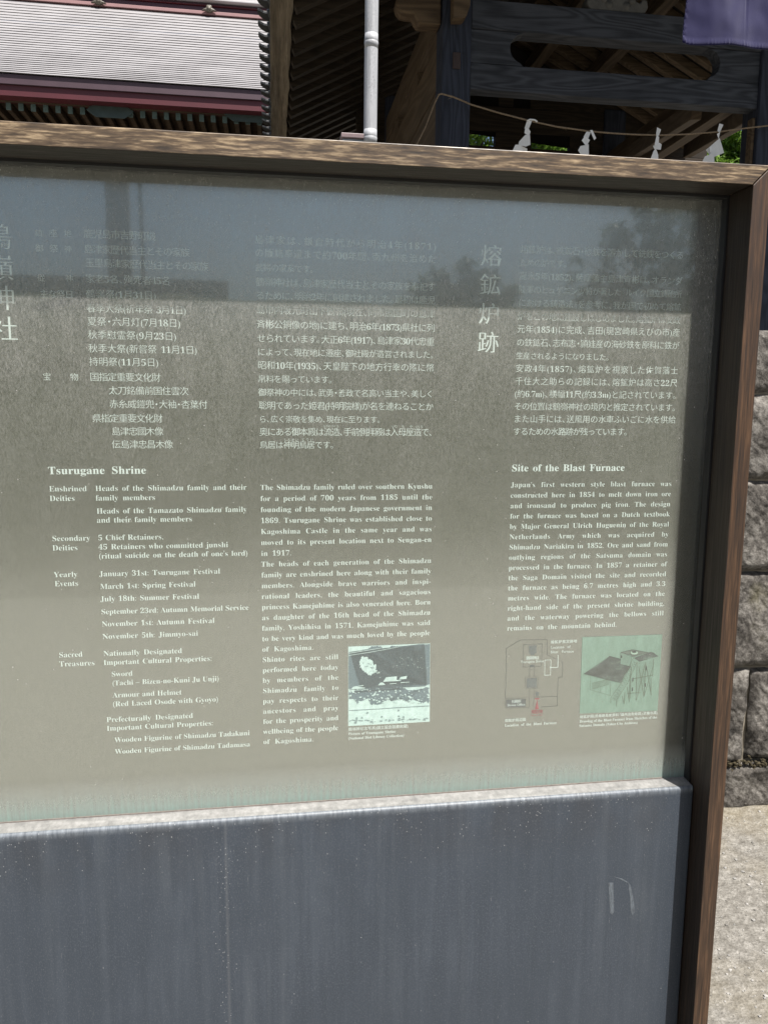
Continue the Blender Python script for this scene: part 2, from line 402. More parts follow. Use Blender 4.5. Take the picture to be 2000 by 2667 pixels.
class Text:
    def __init__(s, off=-.009, dbl=0.0, wx=1.0, sans=False): s.mb = MB(); s.off = off; s.dbl = dbl; s.wx = wx; s.sans = sans
    def line(s, txt, u, z, size, u1=None, jp=False, off=None):
        off = s.off if off is None else off
        gl = []; adv = []
        for ch in txt:
            if ch == ' ': gl.append(None); adv.append(.30 if not jp else .45); continue
            c = ch if s.sans else serif(ch)
            g = glyph(c, off if not (jp and ord(ch) > 255) else s.jpo)
            gl.append(g); a = g[2] * (s.wx if not (jp and ord(ch) > 255) else 1.0)
            if jp and ch in '、。・「」『』': a = .56
            adv.append(a)
        W = sum(adv) * size; extra = 0; sp_ = 0
        if u1 is not None and W > (u1 - u) * 1.0 and not jp:
            size *= (u1 - u) / W; W = u1 - u
        if u1 is not None and jp and W > (u1 - u) * 1.12:
            size *= (u1 - u) * 1.06 / W; W = sum(adv) * size
        if u1 is not None:
            slack = (u1 - u) - W; ns = txt.count(' ')
            if jp or ns == 0: extra = slack / max(1, len(txt) - 1)
            else:
                extra = slack * .35 / max(1, len(txt) - 1); sp_ = slack * .65 / ns
        x = u
        for ch, g, a in zip(txt, gl, adv):
            if g:
                cj = jp and ord(ch) > 255
                sx_ = size * (1.0 if cj else s.wx)
                dx = 0
                if ch == '・': dx = -.22 * size
                if ch in '「『': dx = -.4 * size
                for r_ in ((0, s.dbl) if cj and s.dbl else (0,)):
                    s.mb.add([(x + dx + p_[0] * sx_ + r_ * size, TD - (.0001 if r_ else 0), z + p_[1] * size) for p_ in g[0]], g[1])
            x += a * size + extra + (sp_ if ch == ' ' else 0)
        return x
    jpo = -.012
def rg(ox, oy, sc):        # pixel of an enlarged crop -> panel (u, z)
    return lambda x, y: P(ox + x / sc, oy + y / sc, TD)

eb = Text(off=-.0125, wx=1.0)
gA = rg(0, 1200, 2.37)
SZ = .0137
colA = []
for s_, x, y, x1 in [
    ("Enshrined", 303, 190, 537), ("Deities", 306, 249, 463), ("Secondary", 321, 497, 557), ("Deities", 323, 555, 481),
    ("Yearly", 333, 720, 479), ("Events", 337, 776, 485), ("Sacred", 363, 1216, 511), ("Treasures", 366, 1272, 586),
    ("Heads of the Shimadzu family and their", 588, 187, 1522), ("family members", 590, 246, 960),
    ("Heads of the Tamazato Shimadzu family", 596, 327, 1524), ("and their family members", 597, 383, 1187),
    ("5 Chief Retainers,", 605, 492, 1010), ("45 Retainers who committed junshi", 607, 549, 1409),
    ("(ritual suicide on the death of one's lord)", 609, 605, 1531),
    ("January 31st: Tsurugane Festival", 613, 715, 1360), ("March 1st: Spring Festival", 618, 793, 1209),
    ("July 18th: Summer Festival", 620, 870, 1231), ("September 23rd: Autumn Memorial Service", 624, 949, 1536),
    ("November 1st: Autumn Festival", 628, 1025, 1326), ("November 5th: Jimmyo-sai", 632, 1102, 1224),
    ("Nationally Designated", 638, 1207, 1125), ("Important Cultural Properties:", 639, 1263, 1309),
    ("Sword", 687, 1334, 820), ("(Tachi \u2013 Bizen-no-Kuni Ju Unji)", 692, 1389, 1354),
    ("Armour and Helmet", 695, 1464, 1123), ("(Red Laced Osode with Gyoyo)", 695, 1519, 1350),
    ("Prefecturally Designated", 657, 1616, 1193), ("Important Cultural Properties:", 659, 1669, 1317),
    ("Wooden Figurine of Shimadzu Tadakuni", 708, 1741, 1543), ("Wooden Figurine of Shimadzu Tadamasa", 711, 1812, 1545)]:
    u, z = gA(x, y); ue = gA(x1, y - (x1 - x) * .02)[0]
    eb.line(s_, u, z, SZ, ue)
gB = rg(620, 1200, 2.37)
L2 = ["The Shimadzu family ruled over southern Kyushu", "for a period of 700 years from 1185 until the", "founding of the modern Japanese government in",
      "1869. Tsurugane Shrine was established close to", "Kagoshima Castle in the same year and was", "moved to its present location next to Sengan-en", "in 1917.",
      "The heads of each generation of the Shimadzu", "family are enshrined here along with their family", "members. Alongside brave warriors and inspi-",
      "rational leaders, the beautiful and sagacious", "princess Kamejuhime is also venerated here. Born", "as daughter of the 16th head of the Shimadzu",
      "family, Yoshihisa in 1571, Kamejuhime was said", "to be very kind and was much loved by the people", "of Kagoshima.",
      "Shinto rites are still", "performed here today", "by members of the", "Shimadzu family to", "pay respects to their", "ancestors and pray", "for the prosperity and", "wellbeing of the people", "of Kagoshima."]
(ua, za), (ub, zb) = gB(137, 181), gB(156, 1752)
uR, uM = gB(1200, 178)[0], gB(620, 1600)[0]
for i, s_ in enumerate(L2):
    z = za + (zb - za) * i / 24; u = ua + (ub - ua) * i / 24
    ue = None if i in (6, 15, 24) else (uR if i < 16 else uM)
    if ue is None: ue = u + sum((.30 if ch == ' ' else glyph(serif(ch), -.0125)[2]) for ch in s_) * SZ * 1.09
    eb.line(s_, u, z, SZ, ue)
gC = rg(1250, 1200, 2.212)
L3 = ["Japan's first western style blast furnace was", "constructed here in 1854 to melt down iron ore", "and ironsand to produce pig iron. The design",
      "for the furnace was based on a Dutch textbook", "by Major General Ulrich Huguenin of the Royal", "Netherlands Army which was acquired by",
      "Shimadzu Nariakira in 1852. Ore and sand from", "outlying regions of the Satsuma domain was", "processed in the furnace. In 1857 a retainer of",
      "the Saga Domain visited the site and recorded", "the furnace as being 6.7 metres high and 3.3", "metres wide. The furnace was located on the",
      "right-hand side of the present shrine building,", "and the waterway powering the bellows still", "remains on the mountain behind."]
(ua, za), (ub, zb) = gC(177, 153), gC(155, 980)
uR = gC(1103, 147)[0]
for i, s_ in enumerate(L3):
    z = za + (zb - za) * i / 14; u = ua + (ub - ua) * i / 14
    eb.line(s_, u, z, SZ, uR if i < 14 else gC(787, 965)[0])
build('english_lettering', eb.mb, M['ink'], board)
for g_, s_, x, y, x1, y1, sz in ((gA, "Tsurugane Shrine", 297, 83, 903, 80, .0185), (gC, "Site of the Blast Furnace", 181, 61, 833, 56, .0182)):
    eh = Text(off=-.002, wx=1.06); u, z = g_(x, y); eh.line(s_, u, z, sz, g_(x1, y1)[0]); build('heading_lettering', eh.mb, M['ink'], board)

jb = Text(off=-.0125, dbl=.010); jb.jpo = -.014
gD = rg(0, 400, 2.37)
JS = .0156
def jl(g, s_, x, yc, x1, dy=0.0, size=JS):
    u, z = g(x, yc); ue = g(x1, yc + dy)[0]
    jb.line(s_, u, z - size * .38, size, ue, jp=True)
for s_, x, y, x1 in [
    ("鹿児島市吉野町磯", 515, 490, 962), ("島津家歴代当主とその家族", 515, 585, 1172), ("玉里島津家歴代当主とその家族", 524, 670, 1288), ("家老5名、殉死者45名", 526, 768, 1053),
    ("鶴嶺祭(1月31日)", 528, 862, 965), ("春季大祭(祈年祭 3月1日)", 532, 950, 1150), ("夏祭・六月灯(7月18日)", 537, 1032, 1115),
    ("秋季慰霊祭(9月23日)", 540, 1115, 1090), ("秋季大祭(新嘗祭 11月1日)", 543, 1199, 1218), ("持明祭(11月5日)", 548, 1281, 980),
    ("国指定重要文化財", 553, 1376, 993), ("太刀銘備前国住雲次", 668, 1460, 1166), ("赤糸威鎧兜・大袖・杏葉付", 673, 1544, 1282),
    ("県指定重要文化財", 567, 1632, 1005), ("島津忠國木像", 686, 1713, 1010), ("伝島津忠昌木像", 688, 1794, 1070),
    ("御", 217, 577, 265), ("祭", 305, 578, 355), ("神", 396, 579, 440), ("鎮", 214, 483, 262), ("座", 300, 484, 350), ("地", 392, 485, 440), ("従", 228, 760, 276), ("神", 402, 763, 450),
    ("主な祭日", 243, 860, 455), ("宝", 262, 1372, 312), ("物", 432, 1374, 482)]:
    jl(gD, s_, x, y, x1)
gE = rg(600, 400, 2.37)
J2 = [("島津家は、鎌倉時代から明治4年(1871)", 1), ("の版籍奉還まで約700年間、南九州を治めた", 1), ("武将の家系です。", 0),
      ("鶴嶺神社は、島津家歴代当主とその家族を奉祀す", 1), ("るために、明治2年に創建されました。最初は鹿児", 1), ("島市内坂元町山下鶴嶺(現在、同市照国町の島津", 1),
      ("斉彬公銅像の地)に建ち、明治6年(1873)県社に列", 1), ("せられています。大正6年(1917)、島津家30代忠重", 1), ("によって、現在地に遷座、御社殿が造営されました。", 1),
      ("昭和10年(1935)、天皇陛下の地方行幸の際に幣", 1), ("帛料を賜っています。", 0), ("御祭神の中には、武勇・善政で名高い当主や、美しく", 1),
      ("聡明であった姫君(持明院様)が名を連ねることか", 1), ("ら、広く崇敬を集め、現在に至ります。", 2), ("奥にある御本殿は流造、手前側拝殿は入母屋造で、", 1), ("鳥居は神明鳥居です。", 0)]
yE = [527, 608, 697, 788, 872, 960, 1050, 1137, 1220, 1304, 1387, 1470, 1553, 1635, 1716, 1796]
for (s_, k), y in zip(J2, yE):
    x = 148 + (y - 527) * .0245; x1 = 1272 - (y - 527) * .017
    if k == 0: x1 = x + len(s_) * 49.0 - 25
    if k == 2: x1 = 932
    u, z = gE(x, y); ue = gE(x1, y + 5)[0]
    jb.line(s_, u, z - JS * .38, JS, ue, jp=True)
for s_, x, y, x1 in [("ながれづくり", 572, 1681, 672), ("いり", 996, 1684, 1032), ("も", 1056, 1684, 1074), ("や", 1106, 1684, 1124), ("づくり", 1140, 1684, 1190), ("しんめい", 330, 1765, 420), ("とりい", 440, 1764, 512)]:
    jl(gE, s_, x, y, x1, 0, .0058)
gF = rg(1200, 400, 2.074)
J3 = [("熔鉱炉は、鉄鉱石・砂鉄を溶かして銑鉄をつくる", 1), ("ための炉です。", 0), ("嘉永5年(1852)、薩摩藩主島津斉彬は、オランダ", 1), ("陸軍のヒュゲニン少将が著した『ルイク国立鋳砲所", 1),
      ("における鋳造法』を参考に、我が国で初めて熔鉱", 1), ("炉をこの地に建設しはじめました。熔鉱炉は安政", 1), ("元年(1854)に完成、吉田(現宮崎県えびの市)産", 1),
      ("の鉄鉱石、志布志・頴娃産の海砂鉄を原料に鉄が", 1), ("生産されるようになりました。", 2), ("安政4年(1857)、熔鉱炉を視察した佐賀藩士", 1), ("千住大之助らの記録には、熔鉱炉は高さ22尺", 1),
      ("(約6.7m)、横幅11尺(約3.3m)と記されています。", 1), ("その位置は鶴嶺神社の境内と推定されています。", 1), ("また山手には、送風用の水車ふいごに水を供給", 1), ("するための水路跡が残っています。", 3)]
yF = [513, 584, 657, 729, 803, 876, 945, 1018, 1088, 1158, 1227, 1296, 1364, 1432, 1500]
for (s_, k), y in zip(J3, yF):
    x = 320 - (y - 513) * .0395; x1 = 1208 - (y - 513) * .051
    if k == 0: x1 = 578
    if k == 2: x1 = 805
    if k == 3: x1 = 905
    u, z = gF(x, y); ue = gF(x1, y + 6)[0]
    jb.line(s_, u, z - JS * .38, JS, ue, jp=True)
jl(gF, "え", 668, 993, 680, 0, .0058); jl(gF, "い", 708, 993, 720, 0, .0058)
build('japanese_lettering', jb.mb, M['ink'], board)
jt = Text(off=0, dbl=.032); jt.jpo = -.024
for ch, x, y in (("熔", 163, 548), ("鉱", 158, 705), ("炉", 152, 862), ("跡", 147, 1017)):
    u, z = gF(x, y); jt.line(ch, u - .0205, z - .0156, .0405, None, jp=True)
build('title_lettering', jt.mb, M['ink'], board)
jt = Text(off=0, dbl=.032); jt.jpo = -.024
for i, ch in enumerate("鶴嶺神社"):
    u, z = gD(-22 + 14 * i, 508 + (1078 - 508) * i / 3); jt.line(ch, u - .0205, z - .0165, .043, None, jp=True)
build('title_lettering', jt.mb, M['ink'], board)

# small captions
cb = Text(off=-.004, dbl=.02, wx=1.0); cb.jpo = -.004
gG = rg(1280, 1640, 6.636); gH = rg(1490, 1640, 6.636); gI = rg(880, 1660, 6.38)
def cap(T_, g, s_, x, y, x1, size, jp=False):
    u, z = g(x, y); ue = g(x1, y - (x1 - x) * .035)[0]
    T_.line(s_, u, z, size, ue, jp=jp)
cap(cb, gG, "熔鉱炉周辺図", 230, 1598, 592, .0070, True); cap(cb, gG, "Location of the Blast Furnace", 230, 1682, 1125, .0072)
build('caption_lettering', cb.mb, M['ink'], board); cb = Text(off=-.004, dbl=.02, wx=1.0); cb.jpo = -.004
cap(cb, gH, "熔鉱炉図(武雄鍋島家資料「薩州見取絵図」武雄市蔵)", 132, 1533, 1475, .0068, True)
cap(cb, gH, "Drawing of the Blast Furnace from Sketches of the", 126, 1612, 1465, .0074); cap(cb, gH, "Satsuma Domain (Takeo City Archives)", 120, 1686, 1130, .0074)
build('caption_lettering', cb.mb, M['ink'], board); cb = Text(off=-.004, dbl=.02, wx=1.0); cb.jpo = -.004
cap(cb, gI, "鶴嶺神社古写真(国立国会図書館蔵)", 174, 1555, 1168, .0072, True); cap(cb, gI, "Picture of Tsurugane Shrine", 174, 1630, 962, .0076); cap(cb, gI, "(National Diet Library Collection)", 172, 1705, 1098, .0076)
build('caption_lettering', cb.mb, M['ink'], board)

# site map
mp_l = MB()
def stroke(mbx, g, pts, wpx=3.2, d=TD, mi=0, closed=False):
    q = [Vector(g(*p_)) for p_ in pts]
    if closed: q.append(q[0])
    wv = wpx / 6.636 / F * 1.33 / 2
    for a, b in zip(q, q[1:]):
        t_ = (b - a)
        if t_.length < 1e-6: continue
        t_ = t_.normalized() * wv; n_ = Vector((-t_.y, t_.x))
        mbx.poly([a - t_ - n_, b + t_ - n_, b + t_ + n_, a - t_ + n_], d, mi)
def shape(mbx, g, pts, d=TD, mi=0): mbx.poly([g(*p_) for p_ in pts], d, mi)
stroke(mp_l, gG, [(258, 328), (495, 183), (962, 175), (960, 440), (1232, 565), (1225, 825), (1150, 828), (1135, 1325), (855, 1340)], 5)
stroke(mp_l, gG, [(258, 328), (238, 1365), (640, 1350)], 5)
stroke(mp_l, gG, [(238, 1192), (650, 1182)], 5); stroke(mp_l, gG, [(735, 1172), (1135, 1160)], 5)
stroke(mp_l, gG, [(555, 262), (875, 248), (862, 635), (548, 652)], 5, closed=True)
stroke(mp_l, gG, [(590, 822), (805, 815), (798, 1015), (583, 1022)], 4, closed=True)
stroke(mp_l, gG, [(660, 655), (658, 820)], 4); stroke(mp_l, gG, [(742, 650), (738, 815)], 4); stroke(mp_l, gG, [(660, 700), (740, 697)], 4)
stroke(mp_l, gG, [(655, 1025), (650, 1350)], 4); stroke(mp_l, gG, [(735, 1020), (728, 1350)], 4)
for q in ([(648, 282), (778, 275), (775, 410), (745, 415), (745, 445), (675, 448), (672, 415), (648, 405)], [(612, 850), (782, 842), (778, 1000), (608, 1008)],
          [(665, 615), (742, 610), (742, 650), (662, 655)], [(762, 1085), (818, 1082), (816, 1145), (760, 1148)]):
    shape(mp_l, gG, q, TD, 1)
shape(mp_l, gG, [(258, 1215), (592, 1205), (588, 1335), (252, 1348)], TD + .0002, 2)
for a, b in (((922, 530), (1028, 525)), ((1028, 525), (1018, 788)), ((1018, 788), (918, 793)), ((918, 793), (922, 530))):
    a = Vector(a); b = Vector(b); n_ = max(4, int((b - a).length / 24))
    for i in range(n_): stroke(mp_l, gG, [a.lerp(b, (i + .1) / n_), a.lerp(b, (i + .62) / n_)], 9, TD, 3)
stroke(mp_l, gG, [(1150, 445), (1145, 655), (1022, 658)], 10, TD, 3)
shape(mp_l, gG, [(1020 + 13 * math.cos(a), 658 + 13 * math.sin(a)) for a in [math.pi * k / 6 for k in range(12)]], TD - .0001, 3)
shape(mp_l, gG, [(752, 1190), (826, 1187), (826, 1206), (752, 1209)], TD, 4)
shape(mp_l, gG, [(787, 1210), (800, 1285), (816, 1378), (750, 1382), (775, 1285)], TD, 4)
site_map = build('site_map', mp_l, [M['ink_grey'], M['ink_mid'], plain('office_grey', (.09, .095, .095), .6, .05, 90, 0), M['ink'], M['ink_red']], board)
ml = Text(off=-.003, dbl=.02, sans=True); ml.jpo = -.004
cap(ml, gG, "熔鉱炉推定跡地", 1022, 240, 1478, .0070, True); cap(ml, gG, "Location of", 1025, 332, 1360, .0072); cap(ml, gG, "Blast Furnace", 1022, 412, 1420, .0072)
cap(ml, gG, "鶴嶺神社", 596, 520, 822, .0072, True); cap(ml, gG, "Tsurugane Shrine", 505, 582, 905, .0078)
cap(ml, gG, "社務所", 345, 1268, 510, .0078, True); cap(ml, gG, "Shrine Office", 272, 1330, 580, .0080)
build('map_lettering', ml.mb, M['ink'], site_map)
mr = Text(off=0, dbl=.02, sans=True); mr.jpo = 0
cap(mr, gG, "現在地", 682, 1455, 885, .0088, True); cap(mr, gG, "You are here", 682, 1498, 885, .0040)
build('map_lettering', mr.mb, M['ink_red'], site_map, label='small red you-are-here lettering under the map arrow')

# old photograph printed on the panel
t = NT('pale_print'); n_ = t.noise(t.co((90, 1, 90)), 1, 5, .7)
M['ph_light'] = t.set(t.ramp(n_, [(.35, (.52, .65, .62)), (.6, (.68, .82, .785))]), .6)
t = NT('slate_print'); n_ = t.noise(t.co((420, 1, 420)), 1, 4, .7)
M['ph_dark'] = t.set(t.ramp(n_, [(.45, (.125, .175, .20)), (.64, (.19, .25, .275)), (.78, (.42, .54, .53))]), .6)
ph = MB()
shape(ph, gI, [(172, 157), (1532, 103), (1525, 1405), (172, 1478)], TD, 0)
def rough(pts, amp, step=14, seed=1):
    rnd = random.Random(seed); out = []
    for a, b in zip(pts, pts[1:] + pts[:1]):
        a = Vector(a); b = Vector(b); n_ = max(1, int((b - a).length / step))
        for i in range(n_): out.append(a.lerp(b, i / n_) + Vector((rnd.uniform(-amp, amp), rnd.uniform(-amp, amp))))
    return [tuple(x) for x in out]
hill = rough([(185, 250), (300, 235), (470, 200), (560, 152), (690, 148), (760, 185), (850, 175), (890, 145), (1010, 152), (1140, 218), (1220, 190), (1370, 215), (1395, 150), (1440, 115)], 9, 12, 3)
hill += [(1528, 112), (1526, 780)] + rough([(1500, 800), (1250, 780), (1050, 770), (650, 830), (430, 860), (190, 870)], 14, 16, 4) + [(176, 860), (178, 260)]
shape(ph, gI, hill, TD - .0002, 1)
mid = rough([(185, 900), (300, 905), (420, 900), (560, 860), (650, 850), (820, 830), (1040, 830), (1200, 880), (1390, 850), (1515, 820), (1515, 1080), (1350, 1085), (1240, 1010), (1180, 1090), (1050, 1010), (940, 1060), (820, 1030), (740, 1110), (560, 1120), (520, 1020), (380, 1060), (320, 1110), (250, 1010), (190, 1010)], 22, 13, 5)
shape(ph, gI, mid, TD - .0002, 1)
rnd = random.Random(11)
def blob(cx, cy, r, mi, d, e=1.0):
    shape(ph, gI, [(cx + r * e * math.cos(a) * rnd.uniform(.6, 1.2), cy + r * math.sin(a) * rnd.uniform(.6, 1.2)) for a in [2 * math.pi * k / 8 for k in range(8)]], d, mi)
shape(ph, gI, rough([(350, 420), (400, 320), (480, 335), (560, 380), (590, 450), (640, 480), (620, 560), (540, 640), (480, 600), (410, 560)], 18, 12, 6), TD - .0004, 0)
for i in range(80):
    a = rnd.random(); blob(440 + a * 240 + rnd.gauss(0, 25), 420 + a * 190 + rnd.gauss(0, 38), rnd.uniform(3, 11), 0 if rnd.random() < .6 else 1, TD - .0005 - i * 1e-6)
for q in ([(750, 740), (800, 665), (980, 648), (975, 708), (1050, 715), (1040, 725)], [(1010, 705), (1040, 660), (1148, 640), (1140, 690)], [(215, 865), (255, 820), (425, 795), (425, 808), (310, 822), (455, 838), (440, 850)],
          [(665, 800), (700, 755), (745, 750), (790, 790)], [(860, 770), (970, 760), (970, 770), (860, 780)], [(1040, 748), (1185, 740), (1185, 750), (1045, 760)]):
    shape(ph, gI, q, TD - .0006, 0)
for i in range(90): blob(rnd.uniform(190, 1515), rnd.uniform(880, 1090), rnd.uniform(4, 15), 0, TD - .0006 - i * 1e-6, rnd.uniform(1, 2))
for i in range(26): blob(rnd.uniform(900, 1515), rnd.uniform(330, 520), rnd.uniform(2, 5), 0, TD - .0006 - i * 1e-6, 2.5)
stroke(ph, gI, [(185, 1218), (700, 1190), (940, 1172), (1522, 1140)], 8, TD - .0004, 1)
for i in range(60):
    x = rnd.uniform(190, 1500); blob(x, 1400 - (x - 190) * .035 + rnd.gauss(0, 14), rnd.uniform(3, 10), 2, TD - .0004 - i * 1e-6, 3)
for x, y in ((490, 1255), (1005, 1215), (730, 1320), (1010, 1310), (1090, 1325), (310, 1345), (400, 1340)): blob(x, y, 16, 2, TD - .0005, 1.3)
shape(ph, gI, [(176, 262), (560, 200), (760, 170), (760, 176), (560, 208), (176, 272)], TD - .0005, 0); shape(ph, gI, [(176, 300), (560, 240), (1010, 158), (1010, 164), (560, 248), (176, 308)], TD - .0005, 0)
build('old_photograph', ph, [M['ph_light'], M['ph_dark'], plain('print_grey', (.24, .32, .32), .6, .1, 100, 0)], board, label='pale and slate print of the shrine below a wooded hill')

# drawing of the furnace printed on the panel
t = NT('green_print'); n_ = t.noise(t.co((70, 1, 25)), 1, 6, .65)
M['dr_bg'] = t.set(t.ramp(n_, [(.3, (.18, .27, .212)), (.7, (.255, .375, .305))]), .6)
t = NT('roof_print'); n_ = t.noise(t.co((30, 1, 45)), 1, 5, .6)
M['dr_roof'] = t.set(t.ramp(n_, [(.35, (.045, .05, .046)), (.52, (.08, .095, .085)), (.72, (.19, .28, .225))]), .6)
M['dr_ink'] = plain('drawing_ink', (.042, .05, .042), .6, .1, 100, 0)
M['dr_ink2'] = plain('drawing_brown', (.095, .115, .068), .6, .1, 100, 0)
dr = MB()
shape(dr, gH, [(177, 133), (1558, 85), (1475, 1405), (128, 1455)], TD, 0)
shape(dr, gH, [(200, 765), (400, 640), (560, 530), (645, 465), (840, 512), (835, 600), (1005, 640), (950, 730), (900, 800), (845, 920), (640, 880), (420, 820)], TD - .0002, 1)
shape(dr, gH, [(838, 400), (1025, 440), (1005, 640), (830, 598)], TD - .0003, 0)
shape(dr, gH, [(1065, 490), (1350, 385), (1400, 395), (1490, 462), (1290, 520), (1160, 555)], TD - .0002, 1)
shape(dr, gH, [(838, 392), (1040, 345), (1310, 395), (1050, 470)], TD - .0002, 4)
S = lambda pts, wpx=5, mi=2, d=TD - .0005, c=False: stroke(dr, gH, pts, wpx, d, mi, c)
S([(640, 460), (835, 512)], 13); S([(838, 392), (1040, 345), (1310, 395)], 6); S([(838, 400), (1025, 440), (1005, 640), (830, 598)], 6, 2, TD - .0005, True); S([(838, 392), (1050, 470), (1310, 395)], 5)
for k in range(9): S([(845, 430 + k * 20), (1018, 468 + k * 19)], 2)
shape(dr, gH, [(838, 445), (862, 450), (860, 495), (837, 490)], TD - .0006, 2)
ell = lambda cx, cy, a, b, n_=16: [(cx + a * math.cos(2 * math.pi * k / n_), cy + b * math.sin(2 * math.pi * k / n_)) for k in range(n_)]
shape(dr, gH, ell(1070, 398, 66, 36), TD - .0006, 5); shape(dr, gH, ell(1068, 384, 42, 18), TD - .0008, 2); S(ell(1070, 398, 66, 36), 5, 2, TD - .0007, True)
S([(200, 765), (645, 462)], 5); S([(200, 765), (845, 920), (1000, 650)], 5)
for a, b in (((318, 800), (310, 1040)), ((665, 890), (655, 1140)), ((635, 880), (630, 950)), ((310, 1040), (660, 1140)), ((340, 925), (620, 860)), ((340, 1030), (615, 950)), ((490, 990), (490, 1085))): S([a, b], 4, 3)
for k in range(19): S([(345 + k * 15, 925 - k * 3.4), (343 + k * 15, 1028 - k * 4.2)], 3, 3)
for a, b in (((845, 920), (665, 1180)), ((665, 1180), (665, 1270)), ((950, 930), (770, 1210)), ((770, 1210), (762, 1330)), ((1060, 480), (845, 900)), ((1120, 560), (950, 940))): S([a, b], 6, 3)
for k in range(22):
    f_ = k / 21; S([(1055 - 375 * f_, 520 + 650 * f_ + 40), (1115 - 330 * f_, 570 + 640 * f_ + 10)], 3.5, 3)
for k in range(14):
    f_ = k / 13; S([(1050 - 360 * f_, 520 + 660 * f_), (1090 - 330 * f_, 610 + 600 * f_)], 3, 2)
for a, b in (((1020, 640), (1000, 1190)), ((1120, 560), (1100, 1215)), ((1270, 560), (1240, 1160)), ((1405, 510), (1390, 800)), ((1360, 840), (1360, 1130)), ((950, 990), (985, 1240)), ((1000, 760), (980, 1240)), ((860, 1150), (895, 1280)), ((910, 1080), (895, 1280)),
             ((1150, 640), (1240, 1160)), ((1255, 600), (1110, 1215)), ((1280, 620), (1365, 1130)), ((1400, 620), (1240, 1150)), ((1050, 850), (1395, 785)), ((950, 1100), (1180, 1090))): S([a, b], 7, 3)
for k in range(24): S([(1120 - k * .6, 580 + k * 22), (1400 - k * 8, 545 + k * 22)], 2, 3)
for x, y in ((1262, 960), (1040, 1030), (1048, 865), (1280, 670)): shape(dr, gH, [(x - 10, y - 32), (x + 9, y - 34), (x + 7, y + 28), (x - 11, y + 30)], TD - .0007, 2)
build('furnace_drawing', dr, [M['dr_bg'], M['dr_roof'], M['dr_ink'], M['dr_ink2'], plain('drawing_grey', (.13, .16, .13), .6, .2, 60, 0), plain('drawing_pale', (.42, .55, .45), .6, .1, 60, 0)], board, label='green tinted print of a thatched furnace building with a ladder')
#@@SETTING@@
# ------------------------------------------------------------------ SETTING MATERIALS
t = NT('sandy_gravel')
n1 = t.noise(t.co((1.3, 1.3, 1.3)), 1, 6, .6); n2 = t.noise(t.co((160, 160, 160)), 1, 4, .7); n3 = t.noise(t.co((34, 34, 34)), 1, 4, .6)
vo = t.n('ShaderNodeTexVoronoi', i_Vector=t.co((95, 95, 95)), i_Scale=1.0)
c = t.ramp(t.mix(.6, n2, n3), [(.34, (.10, .093, .08)), (.5, (.178, .169, .15)), (.66, (.30, .288, .262))])
c = t.mix(t.ramp(n1, [(.46, 0.0), (.66, .8)]), c, t.mix(.5, c, (.22, .18, .10)))
M['gravel'] = t.set(c, .9, t.mix(.5, n2, vo.outputs['Distance']), .7, .012, Specular_IOR_Level=.2)
t = NT('dry_grass_bank')
sx = t.n('ShaderNodeSeparateXYZ', i_Vector=t.co()); n1 = t.noise(t.co((1.2, 1.2, 1.2)), 1, 6, .65); n2 = t.noise(t.co((40, 40, 40)), 1, 4, .7)
g_ = t.ramp(t.mix(.5, n1, n2), [(.32, (.060, .062, .040)), (.7, (.15, .147, .105))])
e_ = t.n('ShaderNodeMapRange', i_0=t.math('ADD', sx.outputs['Y'], t.math('MULTIPLY', t.math('SUBTRACT', n1, .5), 4.0)), i_1=-4.0, i_2=-8.0, i_3=0.0, i_4=1.0).outputs[0]
M['bank'] = t.set(t.mix(e_, t.ramp(n2, [(.34, (.17, .16, .14)), (.66, (.30, .285, .25))]), g_), .95, n2, .6, .02, Specular_IOR_Level=.1)
t = NT('rough_stone')
n1 = t.noise(t.co((9, 9, 9)), 1, 7, .68); n2 = t.noise(t.co((48, 48, 48)), 1, 6, .75)
wv = t.n('ShaderNodeTexWave', i_Vector=t.co((1, 1, 1), rot=(0, R(38), 0)), i_Scale=9.0, i_Distortion=7.0, i_Detail=3.0, i_Detail_Scale=1.6)
g = t.mix(.5, n1, n2); hgt = t.mix(.16, g, wv.outputs['Fac'])
c = t.ramp(g, [(.38, (.022, .020, .018)), (.5, (.098, .090, .080)), (.62, (.235, .222, .20))])
li = t.ramp(t.noise(t.co((3.1, 3.1, 3.1), loc=(2, 0, 1)), 1, 5, .65), [(.60, 0.0), (.74, .4)])
c = t.mix(li, c, (.125, .115, .06))
M['stone'] = t.set(c, .9, hgt, .9, .018, Specular_IOR_Level=.2)
M['mortar'] = plain('pale_joint', (.20, .175, .135), .9, .3, 40)
M['moss'] = plain('dry_moss', (.045, .036, .017), .95, .5, 90, .8, .01)
M['gate_u'] = beamwood('grey_blue_timber_across', 'u', (.0105, .0125, .017), (.056, .061, .074))
M['gate_z'] = beamwood('grey_blue_timber_upright', 'z', (.009, .0115, .019), (.034, .040, .060))
M['brown_u'] = beamwood('brown_timber_across', 'u', (.036, .023, .013), (.115, .079, .047))
M['brown_d'] = beamwood('brown_timber_deep', 'd', (.052, .036, .022), (.11, .080, .052), .6)  # gate timber with warm reflected light put into the colour
M['fascia'] = wood('pale_eave_timber', 'd', (.055, .043, .029), (.15, .123, .088), (.27, .225, .165), 30, 1.2, .75, (.3, .7), .5, .01, .3)
M['rafter_pale'] = beamwood('pale_rafter_timber', 'u', (.05, .036, .022), (.15, .108, .068))  # lighter copy of the rafter timber, for the right slope
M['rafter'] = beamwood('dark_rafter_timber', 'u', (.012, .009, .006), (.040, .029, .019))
M['dark'] = plain('roof_boarding', (.008, .006, .005), .9)
M['tile'] = plain('dark_roof_tile', (.032, .035, .038), .5, .3, 20)
M['bamboo'] = None
t = NT('silvered_bamboo')
